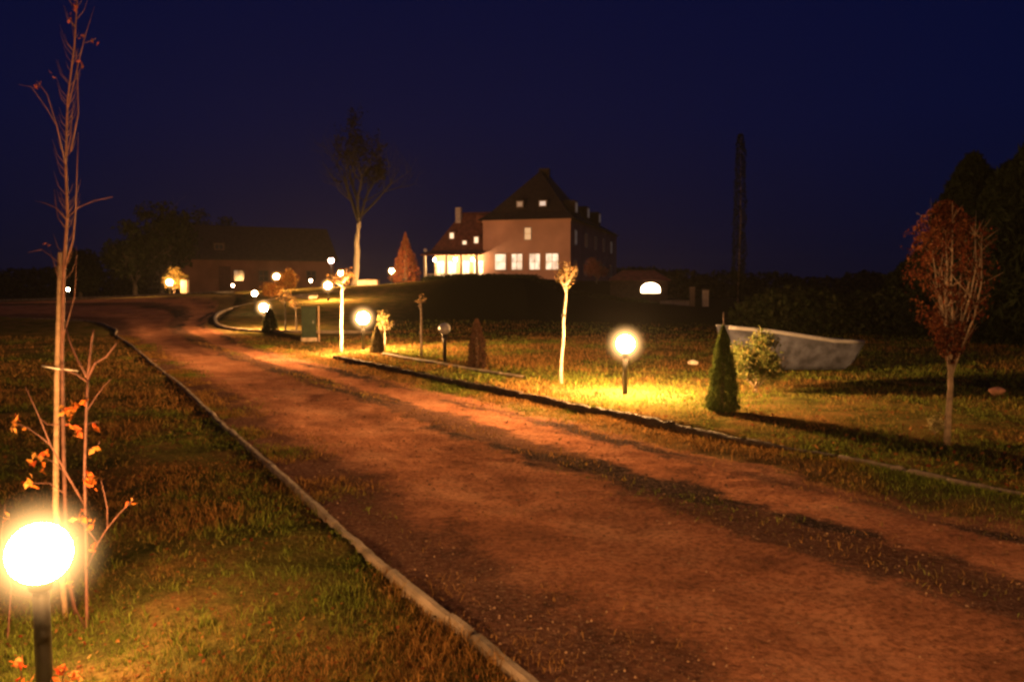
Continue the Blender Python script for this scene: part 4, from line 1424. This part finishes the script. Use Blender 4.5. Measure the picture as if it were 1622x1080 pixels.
# front attic windows as small dormers
for px, m_, w2 in ((822, E_attic, 0.5), (858, E_sky, 0.6)):
    a_ = a_of(px)
    dz = z_of(323, 81.5)
    dm = MB(); dm.box(hp(a_, 1.15, dz), (w2 + 0.4, 1.6, 0.9), math.atan2(av.y, av.x)); d_ = dm.build('dormer', M_roof, house)
    window(d_, hp(a_, 0.35, dz), w2, 0.42, fn, m_, (0, 0))
# right-hand dormers and side windows
for i, bb in enumerate((2.6, 9.0, 16.0)):
    dm = MB(); dm.box(hp(0.75, bb, EH + 1.25), (1.5, 1.5, 1.5), math.atan2(av.y, av.x)); d_ = dm.build('dormer', M_roof, house)
    window(d_, hp(0.0, bb, EH + 1.3), 0.8, 0.9, -av, E_attic, (0, 0))
for i, bb in enumerate((2.4, 8, 13.5, 19, 24.5)):
    window(house, hp(0, bb, 4.6), 0.9, 1.4, -av, E_attic if i in (0, 4) else M_dark, (1, 1))
    window(house, hp(0, bb, 1.5), 0.9, 1.5, -av, M_dark, (1, 1))

# --- left wing with lit veranda
wl = Vector((*at(772, 83.5), 0))
wing = empty('house_wing', (wl.x, wl.y, zb), 0)
tag(wing, 'lower left wing of the house with brightly lit veranda and red dormers', 'house')
WW, WD = 5.9, 8.0


def wp(a, b_, z): return av * a + bv * b_ + Vector((0, 0, z))


b = MB()
E2 = 3.35
for q in ([wp(0, 0, -1.5), wp(WW, 0, -1.5), wp(WW, 0, E2), wp(0, 0, E2)], [wp(WW, 0, -1.5), wp(WW, WD, -1.5), wp(WW, WD, E2), wp(WW, 0, E2)],
          [wp(0, WD, -1.5), wp(0, 0, -1.5), wp(0, 0, E2), wp(0, WD, E2)], [wp(WW, WD, -1.5), wp(0, WD, -1.5), wp(0, WD, E2), wp(WW, WD, E2)]):
    b.poly(q)
b.build('wall', M('ochre_render', (0.55, 0.40, 0.22), rough=0.9, scale=0.7, var=0.12), wing)
rb = MB()
f1, f2, f3, f4 = wp(-0.1, -0.3, E2), wp(WW + 0.3, -0.3, E2), wp(WW + 0.3, WD + .3, E2), wp(-0.1, WD + .3, E2)
g1, g2 = wp(-0.1, 3.4, E2 + 4.3), wp(WW - 1.9, 3.4, E2 + 4.3)
for q in ([f2, f1, g1, g2], [f3, f2, g2], [f4, f3, g2, g1], [f1, f4, g1], [f1, f2, f3, f4]): rb.poly(q)
wr = rb.build('roof', M_redroof, wing)
b = MB(); b.box(wp(WW - 1.8, 2.6, E2 + 3.9), (0.6, 0.5, 1.7), math.atan2(av.y, av.x)); b.build('chimney', M('pale_chimney', (0.5, 0.42, 0.4)), wr)
b = MB(); b.box(wp(1.2, 2.2, E2 + 3.4), (1.2, 0.9, 0.7), math.atan2(av.y, av.x)); b.build('dormer', M_redroof, wing)


def a_w(px):
    u = (px - CX) / F
    return (wl.x - u * wl.y) / (u * av.y - av.x)


for px, py, w2, h2, bb in ((712, 373, 0.42, 0.55, 1.0), (735, 386, 0.40, 0.5, 0.45), (753, 381, 0.42, 0.6, 0.55)):
    z = W(CX, py, 85).z - zb
    dm = MB(); dm.box(wp(a_w(px), bb + 0.5, z), (w2 + 0.35, 1.3, h2 + 0.4), math.atan2(av.y, av.x)); d_ = dm.build('dormer', M_redroof, wing)
    window(d_, wp(a_w(px), bb - 0.15, z), w2, h2, fn, emit('lit_attic_window', (1.0, 0.72, 0.45), 1.3, False), (0, 0))
# veranda: floor, posts, beam, roof, lamps, glazed doors
VD = 2.6
b = MB(); b.box(wp(WW / 2, -VD / 2, -0.45), (WW + 0.4, VD, 1.0), math.atan2(av.y, av.x)); b.build('veranda_floor', M_plaster2, wing)
b = MB()
ro = [wp(-0.2, -VD - 0.3, 2.75), wp(WW + 0.4, -VD - 0.3, 2.75), wp(WW + 0.4, -0.02, 3.25), wp(-0.2, -0.02, 3.25)]
b.poly(ro[::-1]); b.poly([p + Vector((0, 0, 0.14)) for p in ro])
for i in range(4):
    p, q = ro[i], ro[(i + 1) % 4]; b.poly([p, q, q + Vector((0, 0, .14)), p + Vector((0, 0, .14))])
b.build('veranda_roof', M_redroof, wing)
Mcol = M('cream_column', (0.62, 0.5, 0.34), rough=0.8, var=0.08)
for a_ in (0.25, 1.9, 3.5, 5.9):
    b = MB(); b.box(wp(a_, -VD - 0.05, 1.4), (0.22, 0.22, 2.7), math.atan2(av.y, av.x)); b.build('column', Mcol, wing)
b = MB(); b.box(wp(WW / 2, -VD - 0.05, 0.85), (WW, 0.06, 0.07), math.atan2(av.y, av.x))
for k in range(26):
    b.box(wp(0.3 + k * (WW - 0.5) / 25, -VD - 0.05, 0.44), (0.045, 0.045, 0.76), math.atan2(av.y, av.x))
b.build('railing', Mcol, wing)
E_ver = emit('glazed_door_light', (1.0, 0.66, 0.30), 1.6, False)
curtain(E_ver, 0.45)
for a_, w2 in ((0.95, 1.0), (2.4, 0.8), (3.9, 0.9), (5.2, 0.8)):
    window(wing, wp(a_, 0, 1.25), w2, 1.9, fn, E_ver, (1, 2))
E_vl = emit('veranda_bulb', (1.0, 0.66, 0.32), 900)
for a_ in (1.1, 3.0, 5.3):
    b = MB(); b.sphere(wp(a_, -1.5, 2.35), 0.11, 12, 8); b.build('veranda_lamp', E_vl, wing)
b = MB(); b.sphere(wp(WW - 0.2, -VD - 0.4, 3.3), 0.2, 10, 6); b.build('finial', M_frame, wing)

# floodlights added, none seen, to brighten house front, wing roof and red tree
def flood(x, y, tx, ty, tz, power, label, ang=80, col=(1.0, 0.50, 0.27)):
    z = Hs(x, y)
    root = empty('added_floodlight', (x, y, z - 0.02)); tag(root, label, 'floodlight', 'added unseen floodlights')
    b = MB(); b.tube([(0, 0, 0), (0, 0, 0.22)], 0.025, 8); b.build('spike', M_post, root)
    b = MB(); b.box((0, 0.04, 0.28), (0.24, 0.12, 0.16)); b.build('housing', M_post, root)
    ld = bpy.data.lights.new('flood', 'SPOT'); ld.energy = power; ld.spot_size = R(ang); ld.spot_blend = 0.6
    ld.shadow_soft_size = 0.08; ld.color = col
    lo = bpy.data.objects.new('flood_beam', ld); COL.objects.link(lo); lo.parent = root
    lo.location = (0, 0.15, 0.42)
    d = Vector((tx - x, ty - y, tz - (z + 0.4)))
    lo.rotation_euler = d.to_track_quat('-Z', 'Y').to_euler()


c_ = hr + hp(2.4, 0, 3); f_ = hr + hp(2.4, -9, 0)
flood(f_.x, f_.y, c_.x, c_.y, zb + 3.6, 200, 'unseen floodlight added to light the right half of house front', 95)
c_ = hr + hp(6.8, 0, 3); f_ = hr + hp(6.8, -9, 0)
flood(f_.x, f_.y, c_.x, c_.y, zb + 3.6, 200, 'unseen floodlight added to light the left half of house front', 95)
c_ = wl + wp(3.0, 0, 0); f_ = wl + wp(3.0, -13, 0)
flood(f_.x, f_.y, c_.x, c_.y, zb + 5.5, 900, 'unseen floodlight added to light the roof of the left wing', 60, (1, 0.48, 0.22))
fx, fy = at(640, 60)
flood(fx, fy, rcx, rcy, 3.2, 80, 'unseen floodlight added to light the red conical tree', 70, (1, 0.4, 0.2))

# --- pavilion at right with arched light
pv = Vector((*at(1030, 62), 0))
pr = empty('garden_pavilion', (pv.x, pv.y, Hs(pv.x, pv.y) - 0.1), -0.15)
tag(pr, 'small garden pavilion with a brightly lit arched opening right of house', 'pavilion')
b = MB(); b.box((-0.9, 1.6, 0.95), (4.4, 3.0, 1.9)); b.build('wall', M('dark_stone_wall', (0.07, 0.045, 0.035)), pr)
b = MB()
q = [(-3.4, -0.2, 1.9), (1.6, -0.2, 1.9), (1.6, 3.4, 1.9), (-3.4, 3.4, 1.9)]; tpt = [(-2.2, 1.6, 2.7), (0.3, 1.6, 2.7)]
b.poly([q[0], q[1], tpt[1], tpt[0]]); b.poly([q[1], q[2], tpt[1]]); b.poly([q[2], q[3], tpt[0], tpt[1]]); b.poly([q[3], q[0], tpt[0]]); b.poly(q[::-1])
b.build('roof', M_redroof, pr)
b = MB()
arch = [(-0.72, 0.95)] + [(0.72 * math.cos(math.pi - math.pi * k / 12), 1.22 + 0.48 * math.sin(math.pi * k / 12)) for k in range(13)] + [(0.72, 0.95)]
b.poly([(x_, 0.06, z_) for x_, z_ in arch]); b.poly([(x_, 0.095, z_) for x_, z_ in arch][::-1])
for k in range(len(arch)):
    p, q_ = arch[k], arch[(k + 1) % len(arch)]
    b.poly([(p[0], 0.06, p[1]), (q_[0], 0.06, q_[1]), (q_[0], 0.095, q_[1]), (p[0], 0.095, p[1])])
b.build('arched_window', emit('arched_light', (1.0, 0.74, 0.42), 22), pr)

# --- barn
B0 = Vector((*at(286, 84), 0)); B1 = Vector((*at(530, 92), 0))
dv = (B1 - B0); BL = dv.length; dv.normalize(); bn = Vector((-dv.y, dv.x, 0))
bz = 0.85
barn = empty('barn', (B0.x, B0.y, bz), 0)
tag(barn, 'long low reddish barn with dark roof behind the drive', 'barn')


def bp(a, b_, z): return dv * a + bn * b_ + Vector((0, 0, z))


BH, BW = 3.9, 8.0
b = MB()
b.poly([bp(0, 0, -1), bp(BL, 0, -1), bp(BL, 0, BH), bp(0, 0, BH)])
b.poly([bp(0, BW, -1), bp(0, 0, -1), bp(0, 0, BH), bp(0, BW / 2, BH + 3.6), bp(0, BW, BH)])
b.poly([bp(BL, 0, -1), bp(BL, BW, -1), bp(BL, BW, BH), bp(BL, BW / 2, BH + 3.6), bp(BL, 0, BH)])
b.poly([bp(BL, BW, -1), bp(0, BW, -1), bp(0, BW, BH), bp(BL, BW, BH)])
b.build('wall', M('reddish_barn_wall', (0.17, 0.075, 0.05), rough=0.92, scale=0.4, var=0.25), barn)
b = MB()
q1, q2, q3, q4 = bp(-.4, -.5, BH - .1), bp(BL + .4, -.5, BH - .1), bp(BL + .4, BW / 2, BH + 3.75), bp(-.4, BW / 2, BH + 3.75)
q5, q6 = bp(BL + .4, BW + .5, BH - .1), bp(-.4, BW + .5, BH - .1)
b.poly([q1, q2, q3, q4]); b.poly([q4, q3, q5, q6])
b.poly([p - Vector((0, 0, .15)) for p in (q4, q3, q2, q1)]); b.poly([p - Vector((0, 0, .15)) for p in (q6, q5, q3, q4)])
b.poly([q1, q2, q2 - Vector((0, 0, .15)), q1 - Vector((0, 0, .15))])
br_ = b.build('roof', M_roof, barn)
a_ = BL * 0.25
b = MB(); b.box(bp(a_, 1.4, BH + 1.2), (1.3, 1.4, 1.0), math.atan2(dv.y, dv.x)); d_ = b.build('dormer', M_roof, barn)
window(d_, bp(a_, 0.7, BH + 1.2), 0.8, 0.5, -bn, M_dark, (1, 0), fmat=M_bframe)
dr = MB(); dr.box(bp(BL * 0.275, -0.04, 1.3), (1.2, 0.10, 3.4), math.atan2(dv.y, dv.x)); dr.build('door', M('dark_red_door', (0.07, 0.03, 0.025)), barn)
for k in (0.365, 0.52, 0.68, 0.84):
    window(barn, bp(BL * k, 0, 2.0), 1.0, 1.1, -bn, M_dark, (1, 1), fmat=M_bframe)

# tall lamp with pinkish head by the barn end
tlx, tly = at(526, 68)
tl = empty('tall_lamp', (tlx, tly, Hs(tlx, tly))); tag(tl, 'taller street lamp with pinkish white head above the slope', 'lamp')
b = MB(); b.lathe([(0.08, 0), (0.06, 0.1), (0.04, 0.3), (0.035, 2.1)], 12); b.build('post', M_post, tl)
b = MB(); b.lathe([(0.12, 0), (0.2, 0.08), (0.2, 0.28), (0.13, 0.34)], 16); b.build('lantern', emit('pink_lantern', (1.0, 0.62, 0.48), 45), tl, (0, 0, 2.1))
b = MB(); b.lathe([(0.24, 0), (0.2, 0.06), (0.03, 0.12)], 16); b.build('cap', M_post, tl, (0, 0, 2.44))

# ------------------------------------------------------------------ thin haze added for the glow round the lamps
hz = MB(); hz.box((0, 180, 8.0), (880, 500, 20))
hm = bpy.data.materials.new('glow_haze')
hm.use_nodes = True
t = hm.node_tree; t.nodes.clear()
o = t.nodes.new('ShaderNodeOutputMaterial'); v = t.nodes.new('ShaderNodeVolumePrincipled')
v.inputs['Color'].default_value = (0.9, 0.9, 0.9, 1)
v.inputs['Density'].default_value = 0.00018
v.inputs['Anisotropy'].default_value = 0.35
t.links.new(v.outputs[0], o.inputs['Volume'])
ho = hz.build('haze', hm)
tag(ho, 'thin haze added for the glow round the lamps', 'haze', kind='stuff')
